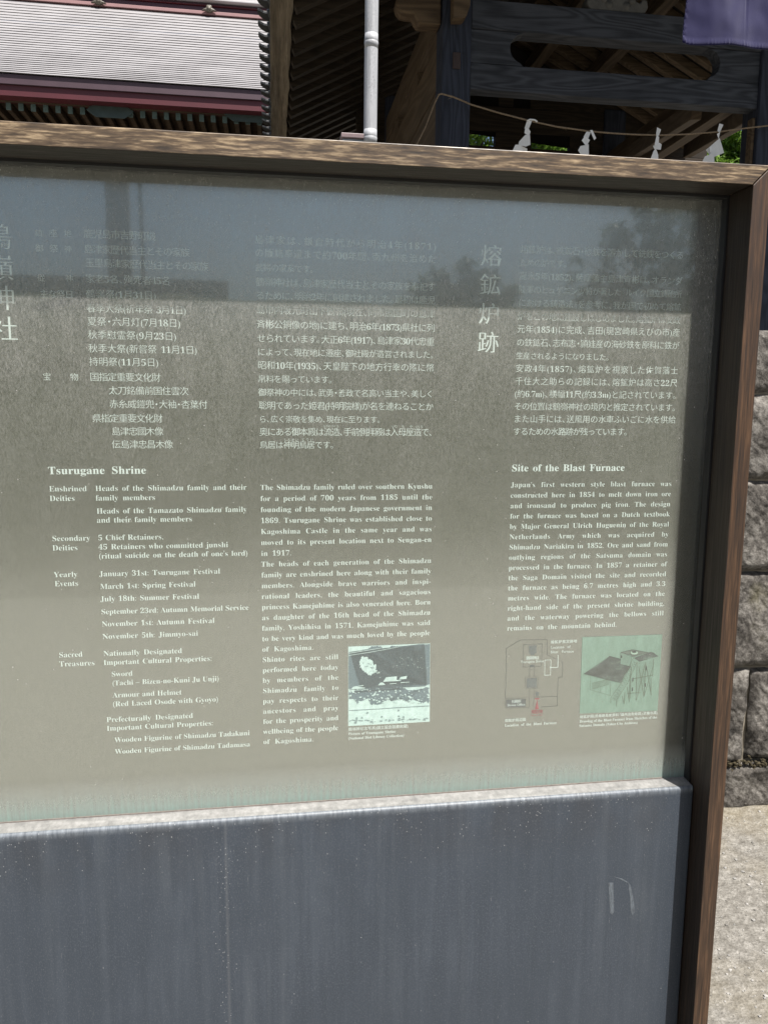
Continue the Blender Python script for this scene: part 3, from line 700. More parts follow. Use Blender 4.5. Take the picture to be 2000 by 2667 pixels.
n1 = t.noise(t.co((120, 120, 5)), 1, 4, .6); n2 = t.noise(t.co((14, 14, 4)), 1, 5, .65); n3 = t.noise(t.co((260, 260, 120)), 1, 3, .6)
c = t.ramp(t.mix(.4, n1, n2), [(.32, (.21, .22, .235)), (.55, (.38, .39, .41)), (.75, (.50, .51, .53))])
c = t.mix(t.math('MULTIPLY', t.ramp(n2, [(.50, 0.0), (.62, .7)]), t.ramp(n3, [(.45, 0.0), (.6, 1.0)])), c, (.17, .175, .19))
M['bamboo'] = t.set(c, .55, n1, .2, .002)
M['paper'] = plain('white_paper', (.72, .73, .74), .8, .04, 30, .1)
M['paper'].node_tree.nodes['Principled BSDF'].inputs['Subsurface Weight'].default_value = 0
M['rope'] = plain('straw_rope', (.20, .15, .10), .9, .35, 60, .5)
t = NT('purple_cloth')
n1 = t.noise(t.co((5, 5, 5)), 1, 4, .6); n2 = t.noise(t.co((900, 900, 900)), 1, 2, .5)
c = t.ramp(t.mix(.4, n1, n2), [(.3, (.010, .0095, .046)), (.7, (.021, .020, .075))])
M['cloth'] = t.set(c, .9, n2, .4, .0015, Specular_IOR_Level=.15, Sheen_Weight=.25)
M['copper_grey'] = plain('pale_copper_sheet', (.44, .43, .435), .5, .16, 1.6, .05)
t = NT('silvered_roof_sheet')
n1 = t.noise(t.co((2.2, 2.2, .4), rot=(0, 0, R(0))), 1, 5, .6); n2 = t.noise(t.co((.9, 3, 3), rot=(0, R(60), 0)), 1, 5, .6)
c = t.ramp(t.mix(.5, n1, n2), [(.32, (.23, .224, .229)), (.68, (.32, .313, .318))])
M['roof_sheet'] = t.set(c, .45, Specular_IOR_Level=.4)
M['roof_gap'] = plain('roof_lip_shade', (.21, .202, .207), .7, .2, 3)  # darker risers, the shadow under each lip put into the colour
M['maroon'] = plain('maroon_paint', (.075, .012, .018), .5, .12, 3, .03)
M['purple_brown'] = plain('weathered_maroon', (.060, .034, .046), .55, .15, 4, .03)
M['pink'] = plain('pale_red_paint', (.30, .17, .17), .6, .12, 4, .03)
M['teal_metal'] = plain('verdigris_cap', (.085, .13, .128), .6, .3, 30)
M['dark_teal'] = plain('dark_verdigris', (.035, .055, .052), .6, .3, 12)
M['hall_wood'] = beamwood('hall_timber', 'u', (.026, .016, .009), (.075, .050, .030), .5)
M['gold'] = plain('pale_gilt', (.12, .105, .08), .5, .3, 20)
M['plaster'] = plain('dim_plaster', (.58, .555, .49), .9, .1, 3)
def leafmat(name, lo, hi):
    t = NT(name); nt = t.t
    oi = t.n('ShaderNodeTexCoord'); n = t.noise(t.co((3, 3, 3)), 1, 3, .6); n2 = t.n('ShaderNodeTexWhiteNoise', i_Vector=t.n('ShaderNodeVectorMath', operation='SNAP', i_0=t.co((40, 40, 40)), i_1=(1, 1, 1)).outputs[0]).outputs[0]
    c = t.ramp(t.mix(.5, n, n2), [(.2, lo), (.8, hi)])
    t.set(c, .45, Specular_IOR_Level=.4)
    tl = t.n('ShaderNodeBsdfTranslucent', i_Color=c); mx_ = t.n('ShaderNodeMixShader', i_0=.3)
    t.l(t.b.outputs[0], mx_.inputs[1]); t.l(tl.outputs[0], mx_.inputs[2]); t.l(mx_.outputs[0], t.out.inputs[0]); return t.mat
M['leaf'] = leafmat('bright_leaf', (.05, .11, .015), (.20, .33, .045))
M['leaf_dark'] = leafmat('dark_leaf', (.05, .065, .03), (.12, .145, .08))
M['bark'] = plain('bark', (.09, .07, .05), .9, .35, 14, .6, .02)
M['hill'] = plain('wooded_far_hill', (.09, .12, .10), .95, .2, .02)

# ------------------------------------------------------------------ GROUND, TERRACE, STONE WALL
v = ray(1930, 2104); t_ = -CAMZ / v.z; DW = CL.y + t_ * v.y
mb = MB(); mb.add([(-400, -400, 0), (400, -400, 0), (400, 400, 0), (-400, 400, 0)], [(0, 1, 2, 3)])
build('ground', mb, M['gravel'], kind='structure')
TZ = 1.72
M['bounce'] = plain('pale_bounce_sheet', (.245, .232, .20), .95, .25, 60, .6, .01)
mb = MB(); mb.add([(-16, -6.0, .004), (18, -6.0, .004), (18, -.45, .004), (-16, -.45, .004)], [(0, 1, 2, 3)])
build('bounce_sheet', mb, M['bounce'], kind='structure')  # added pale sheet, out of view, to bounce light onto the board
mb = MB(); mb.box(-30, 30, DW + .36, 60, .004, TZ)
build('terrace', mb, M['gravel'], kind='structure')
yc = [853, 1025, 1252, 1492, 1747, 1993, 2104]
zc = [PZ(1935, y, DW) for y in yc]; zc[-1] = -.03
mb = MB(); rnd = random.Random(5)
mb.box(-3.0, 6.0, DW + .035, DW + .355, 0, zc[0] - .02, mi=1)
bu = [[.15, 2.2], [.3, 1.7], [.0, 2.4], [.1, 1.9], [PU(1956, 1870, DW), 2.6], [.2, 2.1]]
for r_ in range(6):
    z1, z0 = zc[r_] - .004, zc[r_ + 1] + .004
    us = sorted([-3.0 + rnd.uniform(0, .3)] + [bu[r_][0] - k * rnd.uniform(.75, .95) for k in range(1, 4)] + [bu[r_][0], bu[r_][1]] + [bu[r_][1] + k * .85 + rnd.uniform(-.1, .1) for k in range(1, 5)])
    for a, b in zip(us, us[1:]):
        a += .004; b -= .004
        if b - a < .05: continue
        dense = a < PU(2000, 1000, DW) + .4 and b > .6
        nu, nv = (max(8, int((b - a) / .018)), max(6, int((z1 - z0) / .018))) if dense else (10, 6)
        vs = []; fs = []; off = rnd.uniform(0, 50)
        for j in range(nv + 1):
            for i in range(nu + 1):
                u = a + (b - a) * i / nu; z = z0 + (z1 - z0) * j / nv
                e = min(i, nu - i, j, nv - j); ed = min(u - a, b - u, z - z0, z1 - z)
                h = mnoise.fractal(Vector((u * 9 + off, z * 9, r_)), .8, 2.1, 6) * .015 + mnoise.noise(Vector(((u + z * .7) * 38 + off, (u - z) * 7, r_))) * .0035
                d_ = DW + .006 - h + (.026 if e == 0 else .007 * math.exp(-ed / .012))
                vs.append((u, d_, z))
        for j in range(nv):
            for i in range(nu): fs.append((j * (nu + 1) + i, j * (nu + 1) + i + 1, (j + 1) * (nu + 1) + i + 1, (j + 1) * (nu + 1) + i))
        mb.add(vs, fs, 0, True)
        if r_ == 0:
            k = len(mb.v) - (nu + 1); top = list(range(k, k + nu + 1))
            mb.v += [(a, DW + .355, z1), (b, DW + .355, z1)]; n0 = len(mb.v)
            mb.f.append(top + [n0 - 1, n0 - 2]); mb.m.append(0); mb.sm.append(False)
wall = build('stone_wall', mb, [M['stone'], M['mortar']], base=(1.0, DW + .2, 0), label='rough grey cut-stone terrace wall behind the right edge of the board', cat='wall')
mb = MB(); rnd = random.Random(9)
for i in range(150):
    x = rnd.uniform(1888, 2080); y = 1993 + rnd.gauss(0, 5) + 3 * math.sin(x * .09)
    if 1950 < x < 1962 and i % 2: y -= rnd.uniform(0, 14)
    u, z = P(x, y, DW - .006); bm = bmesh.new(); bmesh.ops.create_icosphere(bm, subdivisions=2, radius=rnd.uniform(.002, .0075))
    for v in bm.verts: v.co *= 1 + .8 * mnoise.noise(v.co * 260 + Vector((i, 0, 0))); v.co.z *= .7; v.co += Vector((u, DW + .008, z))
    mb.frombm(bm, 0, True)
build('moss', mb, M['moss'], wall)

rnd = random.Random(77); mb = MB()
for i in range(2000):
    u = rnd.uniform(.5, 1.75); d_ = rnd.uniform(-.6, DW - .03); s_ = .0016 * (1 + rnd.expovariate(1.5)); s_ = min(s_, .008)
    bm = bmesh.new(); bmesh.ops.create_icosphere(bm, subdivisions=1, radius=s_)
    q = Vector((i * .37, i * .11, 0))
    for v in bm.verts: v.co *= 1 + .5 * mnoise.noise(v.co * 400 + q); v.co.z *= .7; v.co += Vector((u, d_, s_ * .25))
    mb.frombm(bm, rnd.choice((0, 0, 1, 2)), False)
build('gravel_stones', mb, [plain('grey_grit', (.23, .225, .21), .9, .3, 300), plain('dark_grit', (.14, .133, .12), .9, .3, 300), plain('pale_grit', (.30, .29, .27), .9, .2, 300)], base=(1.0, .3, 0), kind='stuff', label='loose grit scattered over the sandy ground', cat='gravel')
# ------------------------------------------------------------------ PLANTS
def leafy(mb, c, r, n, ls, rnd, flat=1.0, wl=.38):
    for i in range(n):
        while True:
            p = Vector((rnd.uniform(-1, 1), rnd.uniform(-1, 1), rnd.uniform(-1, 1)))
            if p.length < 1: break
        q = Vector(c) + Vector((p.x * r[0], p.y * r[1], p.z * r[2]))
        a = Vector((rnd.gauss(0, 1), rnd.gauss(0, 1), rnd.gauss(-.35, .6) * flat)).normalized()
        s_ = a.cross(Vector((rnd.gauss(0, .5), rnd.gauss(0, .5), 1))).normalized(); nn = s_.cross(a)
        L = ls * rnd.uniform(.6, 1.3); W_ = L * wl
        mb.add([q, q + a * L * .45 + s_ * W_ * .5 + nn * L * .08, q + a * L - nn * L * .1, q + a * L * .45 - s_ * W_ * .5 + nn * L * .08, q + a * L * .5], [(0, 1, 4), (1, 2, 4), (2, 3, 4), (3, 0, 4)])
def tree(name, base, clumps, ls, n, label, cat, leaf='leaf', seed=1, tr=.09, group=None, wl=.38):
    rnd = random.Random(seed); o = thing(name, base, label, cat, group)
    b = Vector(base); top = sum((Vector(c[0]) for c in clumps), Vector()) / len(clumps)
    tm = MB(); mid_ = b.lerp(top, .55) + Vector((rnd.uniform(-.1, .1), rnd.uniform(-.1, .1), 0))
    tm.tube([b, b.lerp(mid_, .5) + Vector((.04, .02, 0)), mid_, top], [tr, tr * .8, tr * .6, tr * .25], 9)
    for c in clumps:
        k = mid_.lerp(Vector(c[0]), .5) + Vector((0, 0, -.1)); tm.tube([mid_, k, Vector(c[0])], [tr * .45, tr * .28, tr * .1], 6)
    build('trunk', tm, M['bark'], o)
    fm = MB(); tot = sum(c[1] ** 2 for c in clumps)
    for c in clumps:
        m_ = int(n * c[1] ** 2 / tot); sub = max(5, int(m_ / 60))
        for i in range(sub):
            dv = Vector((rnd.gauss(0, 1), rnd.gauss(0, 1), rnd.gauss(0, .8))).normalized() * c[1] * rnd.uniform(.45, 1.0)
            sr_ = c[1] * rnd.uniform(.22, .42); leafy(fm, Vector(c[0]) + dv, (sr_, sr_, sr_ * .6), m_ // sub, ls, rnd, wl=wl)
    build('crown', fm, M[leaf], o)
    return o
def PD(x, y, d): u, z = P(x, y, d); return Vector((u, d, z))
# behind the gate
c0 = PD(1905, 395, 12.2)
tree('leafy_shrub', (c0.x + .1, 12.3, TZ), [((c0.x + .25, 12.2, c0.z + .25), .5), ((c0.x - .25, 12.1, c0.z - .25), .42), ((c0.x + .1, 12.4, c0.z - .8), .8), ((c0.x + .7, 12.3, c0.z - .1), .6), ((c0.x + .1, 12.9, c0.z + .1), .6)], .17, 8500, 'bright green leafy tree beside the right gate post', 'tree', seed=3, tr=.07)
for i, (x, y, r_, lb) in enumerate(((1250, 300, 1.5, 'sunlit green tree behind the blue gate post, seen through the left gaps'), (1435, 355, 1.4, 'sunlit green tree seen through the low middle gap behind the gate'))):
    c = PD(x, y, 15.5)
    tree('garden_tree', (c.x, 15.8, TZ), [((c.x - .6, 15.4, c.z + .2), r_ * .8), ((c.x + .7, 15.6, c.z - .2), r_ * .75), ((c.x, 15.8, c.z + .7), r_ * .8), ((c.x + .1, 15.2, c.z - 1.1), r_ * .7)], .2, 4500, lb, 'tree', seed=20 + i, tr=.14, group='trees behind the gate')
# before the board, mirrored in the glass
def MIR(x, y, dv): u, z = P(x, y, dv); return Vector((u, .17 - dv, z))
dv = 12.2
def SC_(k): return k * 1.2
cl = [(MIR(x, y, dv) + Vector((0, k, 0)), SC_(r_)) for x, y, r_, k in ((1690, 560, .38, 0), (1640, 620, .34, .1), (1720, 660, .46, -.1), (1650, 730, .44, .1), (1560, 700, .22, 0), (1590, 625, .13, 0), (1790, 600, .44, 0), (1690, 790, .5, .1), (1580, 780, .3, 0), (1860, 750, .75, .2), (1500, 665, .08, 0), (1475, 720, .09, 0), (1690, 480, .3, 0), (1520, 760, .18, 0))]
b = MIR(1740, 800, dv)
tree('broadleaf_tree', (b.x, b.y, b.z - .15), cl, .25, 3600, 'broad-leaved tree on the grassy bank, mirrored at the right of the glass', 'tree', 'leaf_dark', 31, .05, wl=.34)
cl = [(MIR(x, y, dv) + Vector((0, k, 0)), SC_(r_)) for x, y, r_, k in ((1170, 760, .34, 0), (1110, 780, .3, .1), (1240, 770, .34, -.1), (1150, 715, .12, 0), (1205, 690, .13, .1), (1320, 785, .25, 0), (1270, 735, .16, 0), (1060, 790, .2, 0))]
b = MIR(1180, 800, dv)
tree('garden_bush', (b.x, b.y, b.z - .2), cl, .2, 2600, 'dark bush on the grassy bank, mirrored low in the middle of the glass', 'bush', 'leaf_dark', 33, .06)
dv = 12.0
g0 = MIR(318, 900, dv); g1 = MIR(-260, 758, dv); g2 = MIR(596, 756, dv); dd = g0.y; zb_ = PZ(300, 800, dv) - .4
gw = thing('timber_gateway', (g0.x, dd, zb_), 'brown timber gateway with a post and crossbar, mirrored at the left of the glass', 'gateway')
mb = MB(); a, b = P(288, 800, dv)[0], P(346, 800, dv)[0]; mb.box(a, b, dd - .09, dd + .09, zb_, 6.2, .01); build('post', mb, M['brown_u'], gw)
mb = MB(); a, b = P(374, 800, dv)[0], P(384, 800, dv)[0]; mb.box(a, b, dd + .1, dd + .13, zb_, 6.2); build('downpipe', mb, M['dark'], gw)
mb = MB(); mb.box(g1.x, g2.x, dd + .091, dd + .25, PZ(300, 806, dv), PZ(300, 728, dv), .01); build('crossbar', mb, M['brown_u'], gw)
mb = MB(); a = P(-300, 800, dv)[0]; mb.box(a - .1, a + .1, dd - .09, dd + .09, zb_, 6.2, .01); build('post', mb, M['brown_u'], gw)
zk = PZ(700, 778, 11.2)
vs = []; fs = []; nu, nv = 120, 40
for j in range(nv + 1):
    s_ = j / nv; d_ = -4.6 - 6.6 * s_
    for i in range(nu + 1):
        u = -16 + 34 * i / nu; k = s_ * s_ * (3 - 2 * s_)
        vs.append((u, d_, .006 + zk * (.35 * s_ * s_ + .65 * k) + s_ * .10 * mnoise.fractal(Vector((u * .8, d_ * .8, 1)), 1, 2, 4)))
for j in range(nv):
    for i in range(nu): fs.append((j * (nu + 1) + i, j * (nu + 1) + i + 1, (j + 1) * (nu + 1) + i + 1, (j + 1) * (nu + 1) + i))
k = len(vs); vs += [(-16, -30, zk * .9), (18, -30, zk * .9)]; fs.append([nv * (nu + 1) + i for i in range(nu + 1)] + [k + 1, k])
mb = MB(); mb.add(vs, fs, 0, True); build('grass_bank', mb, M['bank'], kind='structure')
hv = []; hf = []; nx = 70
for i in range(nx + 1):
    u = -900 + 1800 * i / nx; h = 46 + 30 * mnoise.fractal(Vector((i * .13, 3.3, 0)), 1, 2, 4)
    hv += [(u, -560, -1), (u, -640, h * .55), (u, -740, h)]
for i in range(nx):
    for j in range(2): hf.append((i * 3 + j, i * 3 + j + 1, i * 3 + j + 4, i * 3 + j + 3))
mb = MB(); mb.add(hv, hf, 0, True); build('hills', mb, M['hill'], kind='structure')

# ------------------------------------------------------------------ TIMBER GATE
GD, GT = 5.5, .20                                   # front frame depth and thickness
HE = 3.4                                            # eave above the eye
UE = CL.x + .21; ZE = CAMZ + HE
gate = thing('shrine_gate', (PU(1600, 900, GD), GD, TZ), 'old blue-grey timber shrine gate with dark tiled roof, seen from below', 'gate')
pl0, pl1 = PU(1151, 200, GD), PU(1226, 200, GD); pr0, pr1 = PU(1976, 300, GD), PU(2056, 300, GD)
UR = (pl0 + pr1) / 2; SL = .5
def roofz(u): return ZE + SL * (UR - UE) - SL * abs(u - UR)
BD = 8.9                                            # rear frame depth
DF, DB = 3.6, 10.0                                  # roof front and rear edges
for a, b in ((pl0, pl1), (pr0, pr1)):
    mb = MB(); mb.box(a, b, GD, GD + .26, TZ, roofz((a + b) / 2) - .12, .012); build('post', mb, M['gate_z'], gate)
    mb = MB(); mb.box(a, b, BD, BD + .26, TZ, roofz((a + b) / 2) - .12, .012); build('rear_post', mb, M['gate_z'], gate)
mb = MB(); uj = PU(1962, 380, GD); mb.box(uj, pr0 - .002, GD + .04, GD + .12, TZ, PZ(1960, 300, GD), .006); build('jamb', mb, M['brown_u'], gate)
ub0, ub1 = pl1 + .003, pr0 - .003
z0, z1 = PZ(1250, 69, GD), PZ(1250, -8, GD)
mb = MB(); mb.box(ub0, ub1, GD + .02, GD + .19, z0, z1, .006); build('upper_beam', mb, M['gate_u'], gate)
mb = MB(); mb.box(ub0 - .4, ub1 + .4, GD - .02, GD + .24, z1 + .25, z1 + .46, .01); build('top_plate', mb, M['gate_u'], gate)
lz0, lz1 = PZ(1250, 228, GD), PZ(1450, 174, GD)
mb = MB(); mb.box(ub0, ub1, GD + .03, GD + .17, lz0, lz1, .006); build('lower_beam', mb, M['gate_u'], gate)
def infill(us, uc, rad, side):
    zt, zb = z0 - .004, lz1 + .003; zm = (zt + zb) / 2 + .01
    pts = [(us, zb), (us, zt)]
    k = math.sqrt(max(0, rad * rad - (zt - zm) ** 2)) if rad > zt - zm else 0
    arc = [(uc + side * rad * math.cos(a) * -1, zm + rad * math.sin(a)) for a in [math.pi / 2 - math.pi * i / 14 for i in range(15)]]
    arc = [(u_, min(zt, max(zb, z_))) for u_, z_ in arc]
    return pts + [(uc, zt)] + arc[1:-1] + [(uc, zb)]
uc = PU(1366, 130, GD); mb = MB(); mb.prism(infill(ub0, uc, .118, 1), GD + .035, GD + .165, 0, .004); build('infill_board', mb, M['gate_u'], gate)
uc2 = PU(1848, 185, GD); mb = MB(); mb.prism(infill(ub1, uc2, .118, -1), GD + .035, GD + .165, 0, .004); build('infill_board', mb, M['gate_u'], gate)
# carved strut above the upper beam
cu, cz = PU(1612, 30, GD), z1 + .003
mb = MB(); out = []
for a_, b_ in ((-.46, 0), (.46, 0), (.52, .05), (.50, .11), (.42, .12), (.38, .08), (.30, .10), (.26, .17), (.16, .235), (-.16, .235), (-.26, .17), (-.30, .10), (-.38, .08), (-.42, .12), (-.50, .11), (-.52, .05)): out.append((cu + a_ * .55, cz + b_))
mb.prism(out, GD + .03, GD + .16, 0, .012)
for s_ in (-1, 1):
    for k in range(3): mb.tube([(cu + s_ * (.08 + .05 * k), GD + .028 - .01 * k, cz + .05 + .04 * k), (cu + s_ * (.08 + .05 * k), GD + .05, cz + .05 + .04 * k)], .035 - .006 * k, 14)
build('carved_strut', mb, plain('grey_carving', (.075, .073, .069), .85, .3, 16, .5, .01), gate)
# bracket with rounded nose, beam nose and iron plate on the left post
mb = MB(); dB = GD + .04
pts = [PD(x, y, dB) for x, y in ((1149, -60), (1149, 62), (1092, 58), (1083, 45), (1078, 33), (1062, 32), (1046, 28), (1036, 16), (1032, 0), (1036, -16), (1050, -40))]
mb.prism([(p.x, p.z) for p in pts], dB, dB + .16, 0, .012); build('bracket', mb, M['brown_u'], gate)
mb = MB(); pts = [PD(x, y, GD - .12) for x, y in ((1181, -30), (1226, -30), (1225, 12), (1215, 40), (1208, 45), (1181, 45))]
mb.prism([(p.x, p.z) for p in pts], GD - .12, GD - .002, 0, .008); build('beam_nose', mb, M['brown_u'], gate)
mb = MB(); a, b = P(1178, 178, GD), P(1199, 137, GD); mb.box(a[0], b[0], GD - .012, GD - .001, a[1], b[1], .003); build('iron_plate', mb, plain('rusty_iron', (.035, .022, .02), .7, .3, 40), gate)
mb = MB(); a, b = P(1183, 300, GD), P(1214, 48, GD); mb.box(a[0], b[0], GD - .004, GD + .0, PZ(1190, 136, GD), b[1]); build('cover_strip', mb, M['gate_z'], gate)
# side frame running back from the left post, long slot between the boards
def zy(y0): return CAMZ + (PZ(1146, y0, GD) - CAMZ)
us0, us1 = pl0 + .01, pl0 + .15; s0, s1 = GD + .27, BD - .01
for nm, ya, yb in (('side_beam', -85, 14), ('side_beam', 68, 196), ('side_board', 203, 345)):
    mb = MB(); mb.box(us0, us1, s0, s1, zy(yb), zy(ya), .006); build(nm, mb, M['brown_d'], gate)
for a, b in ((s0, s0 + .45), (s0 + 1.0, s0 + 1.55), (s1 - .9, s1)):
    mb = MB(); mb.box(us0 + .015, us1 - .015, a, b, zy(67.5), zy(14.5)); build('side_infill', mb, M['brown_d'], gate)
# mirrored side frame on the right and long purlins under the right slope
for x, y in ((1812, 290), (1700, 235)):
    pass
for k, (u_, zz, nm) in enumerate(((pr0 - .45, None, 'purlin'), (pr0 - 1.05, None, 'purlin'), (UR, None, 'ridge_beam'), (pr0 - .45, None, 'skip'))[:2]):
    mb = MB(); zz = roofz(u_) - .20; mb.box(u_ - .07, u_ + .07, DF + .3, DB - .2, zz - .16, zz, .008); build(nm, mb, M['brown_d'], gate)
mb = MB(); mb.box(pr0 + .05, pr0 + .19, s0, s1, zy(150), zy(0), .006); build('side_beam', mb, M['brown_d'], gate)
for (xa, ya, da), (xb, yb, db) in (((1815, 285, 5.9), (1640, 400, 8.2)), ((1950, 296, 5.9), (1790, 392, 8.6))):
    mb = MB(); mb.beam(PD(xa, ya, da), PD(xb, yb, db), .10, .17, .008); build('brace_beam', mb, M['brown_d'], gate)
# rafters, boarding, eave, tiles
raf = []
dr0 = CL.y + HE * F / (1060 - 18.0)
sp_ = .262
k0 = int((DF + .1 - dr0) / sp_); k = k0
while dr0 + k * sp_ < DB - .1:
    d_ = dr0 + k * sp_
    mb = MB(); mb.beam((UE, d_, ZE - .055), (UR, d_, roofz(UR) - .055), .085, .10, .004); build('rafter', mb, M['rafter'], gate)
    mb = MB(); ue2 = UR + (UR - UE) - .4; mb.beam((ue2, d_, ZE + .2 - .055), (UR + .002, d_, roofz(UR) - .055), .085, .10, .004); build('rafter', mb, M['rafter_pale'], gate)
    k += 1
mb = MB()
ue2 = UR + (UR - UE) - .4
mb.extr([(UE - .02, DF, ZE), (UR, DF, roofz(UR)), (ue2 + .02, DF, ZE + .2), (ue2 + .02, DF, ZE + .26), (UR, DF, roofz(UR) + .06), (UE - .02, DF, ZE + .06)], Vector((0, DB - DF, 0)))
build('roof_boarding', mb, M['dark'], gate)
mb = MB(); n_ = 90; vs = []; fs = []
for i in range(n_ + 1):
    d_ = DF + (DB - DF) * i / n_; wob = .012 * mnoise.noise(Vector((0, d_ * 2.2, 0))); w2 = .018 * mnoise.noise(Vector((3, d_ * 3.1, 0)))
    vs += [(UE - .205 + wob, d_, ZE + .01), (UE - .20 + wob, d_, ZE - .055), (UE - .11, d_, ZE - .035 + w2 * .4), (UE - .015 + w2, d_, ZE - .06), (UE - .012 + w2, d_, ZE - .005), (UE - .1, d_, ZE + .03)]
for i in range(n_):
    for j in range(6): fs.append((i * 6 + j, i * 6 + (j + 1) % 6, (i + 1) * 6 + (j + 1) % 6, (i + 1) * 6 + j))
mb.add(vs, fs, 0, False); build('eave_board', mb, M['fascia'], gate)
mb = MB(); mb.extr([(UE - .15, DF, ZE + .045), (UR, DF, roofz(UR) + .155), (ue2 + .1, DF, ZE + .245), (ue2 + .1, DF, ZE + .30), (UR, DF, roofz(UR) + .25), (UE - .15, DF, ZE + .10)], Vector((0, DB - DF, 0)))
mb.box(UR - .15, UR + .15, DF - .05, DB + .05, roofz(UR) + .22, roofz(UR) + .55, .03)
roof_ = build('tile_roof', mb, M['tile'], gate)
ts = .2135; d_ = CL.y + HE * F / (1060 - 14.0) - ts * 14
tl = []
while d_ < DB - .2:
    if d_ > DF:
        mb = MB()
        pts = [(UE - .10, .0), (UE - .205, .01), (UE - .262, .0), (UE - .312, -.045), (UE - .310, .01), (UE - .298, .05), (UE - .272, .095), (UE - .240, .125), (UE - .205, .142), (UE - .10, .15)]
        mb.extr([(a, d_ + b, ZE + .02) for a, b in pts], Vector((.005, 0, .022)), 0, .003)
        mb.tube([(UE - .215, d_ + .175, ZE - .005), (UE - .12, d_ + .175, ZE + .04)], .038, 12)
        build('eave_tile', mb, M['tile'], gate)
    d_ += ts
# rear frame with gaps
def rb(nm, x0, x1, y0, y1, m='brown_u', t_=.16):
    a = (PU(x0, 300, BD), PZ(1260, y1, BD)); b = (PU(x1, 300, BD), PZ(1260, y0, BD)); mb = MB(); mb.box(a[0], b[0], BD + .02, BD + .02 + t_, a[1], b[1], .005); return build(nm, mb, M[m], gate)
rb('rear_beam', 930, 1850, 272, 338, 'rafter'); rb('rear_board', 930, 1850, 377, 470, 'rafter')
rb('rear_board', 1298, 1338, 238, 271, 'rafter', .1); rb('rear_board', 1382, 1850, 238, 271, 'rafter', .1); rb('rear_board', 930, 1222, 238, 271, 'rafter', .1)
rb('rear_board', 1293, 1388, 338.5, 376.5, 'rafter', .1); rb('rear_board', 1488, 1850, 338.5, 376.5, 'rafter', .1); rb('rear_board', 930, 1222, 338.5, 376.5, 'rafter', .1)
mb = MB(); zt = PZ(1300, 238, BD) + .003
pts = [(PU(930, 200, BD), zt), (PU(1845, 200, BD), zt)]; pts += [(u_, roofz(u_) - .12) for u_ in (pts[1][0], UR, pts[0][0])]
mb.prism(pts, BD + .03, BD + .1); build('gable_boarding', mb, M['dark'], gate)

# ------------------------------------------------------------------ ROPE AND PAPER STREAMERS
RD = GD - .06
kp = [(1062, 420), (1085, 376), (1108, 330), (1130, 272), (1143, 245), (1150, 243), (1180, 251), (1227, 271), (1300, 293), (1378, 313), (1450, 329), (1530, 340), (1590, 345.5), (1650, 349), (1713, 351), (1790, 348.5), (1872, 342), (1940, 333), (2000, 326), (2062, 314)]
pts = []
for i, (x, y) in enumerate(kp):
    d_ = RD if i >= 4 else RD + .012 * (4 - i)
    pts.append(PD(x, y, d_))
fine = []
for i in range(len(pts) - 1):
    for k in range(4): fine.append(pts[i].lerp(pts[i + 1], k / 4))
fine.append(pts[-1])
rope = thing('straw_rope', tuple(pts[4]), 'thin brown straw rope strung between the gate posts', 'rope')
mb = MB()
for ph_ in range(3):
    tw = []
    for i in range(len(fine) * 6):
        f_ = i / 6; j = min(int(f_), len(fine) - 2); p = fine[j].lerp(fine[j + 1], f_ - j); a = i * .9 + ph_ * 2.094
        tw.append(p + Vector((0, math.cos(a) * .0036, math.sin(a) * .0036)))
    mb.tube(tw, .0042, 5)
rnd = random.Random(2)
for i in range(26):
    p = fine[rnd.randrange(18, len(fine) - 2)]; q = p + Vector((rnd.uniform(-.05, .02), rnd.uniform(-.01, .01), rnd.uniform(-.03, .005))); mb.tube([p, q], [.002, .0008], 4)
build('strand', mb, M['rope'], rope)
def streamer(polys, label, loop=None):
    x, y = polys[0][0]; b = PD(x, y, RD - .01)
    o = thing('paper_streamer', tuple(b), label, 'streamer', 'folded paper streamers on the rope')
    for i, pl in enumerate(polys):
        d_ = RD - .012 - .007 * (i % 3); mb = MB()
        if len(pl) < 3: continue
        q = [PD(x, y, d_) for x, y in pl]; cx = sum((p.x for p in q)) / len(q)
        bm = bmesh.new(); vs = [bm.verts.new((p.x, p.y + (p.x - cx) * (.5 if i % 2 else -.5) * 1.0, p.z)) for p in q]; f = bm.faces.new(vs)
        r = bmesh.ops.extrude_face_region(bm, geom=[f]); bmesh.ops.translate(bm, verts=[g for g in r['geom'] if isinstance(g, bmesh.types.BMVert)], vec=(0, .0012, 0)); bmesh.ops.recalc_face_normals(bm, faces=bm.faces[:])
        mb.frombm(bm); build('paper_fold', mb, M['paper'], o)
    if loop:
        mb = MB(); mb.tube([PD(x, y, RD - .014) for x, y in loop], .007, 8); build('paper_knot', mb, M['paper'], o)
streamer([[(1373, 312), (1384, 315), (1377, 334), (1367, 332)], [(1367, 332), (1375, 331), (1383, 340), (1379, 353), (1364, 347)], [(1368, 350), (1378, 352), (1379, 378), (1369, 381), (1352, 374), (1354, 365)], [(1340, 378), (1352, 376), (1377, 382), (1376, 412), (1322, 412)]],
         'white zigzag paper streamer with a wide lower fold, nearest the blue post', [(1372, 314), (1380, 310), (1392, 311), (1399, 316)])
streamer([[(1528, 341), (1537, 344), (1531, 361), (1521, 354)], [(1512, 367), (1523, 353), (1539, 361), (1528, 380)], [(1513, 378), (1531, 376), (1531, 412), (1519, 412), (1508, 388)], [(1534, 340), (1542, 338), (1555, 357), (1548, 363)]],
         'white paper streamer with a loose tab at its knot, second from the blue post')
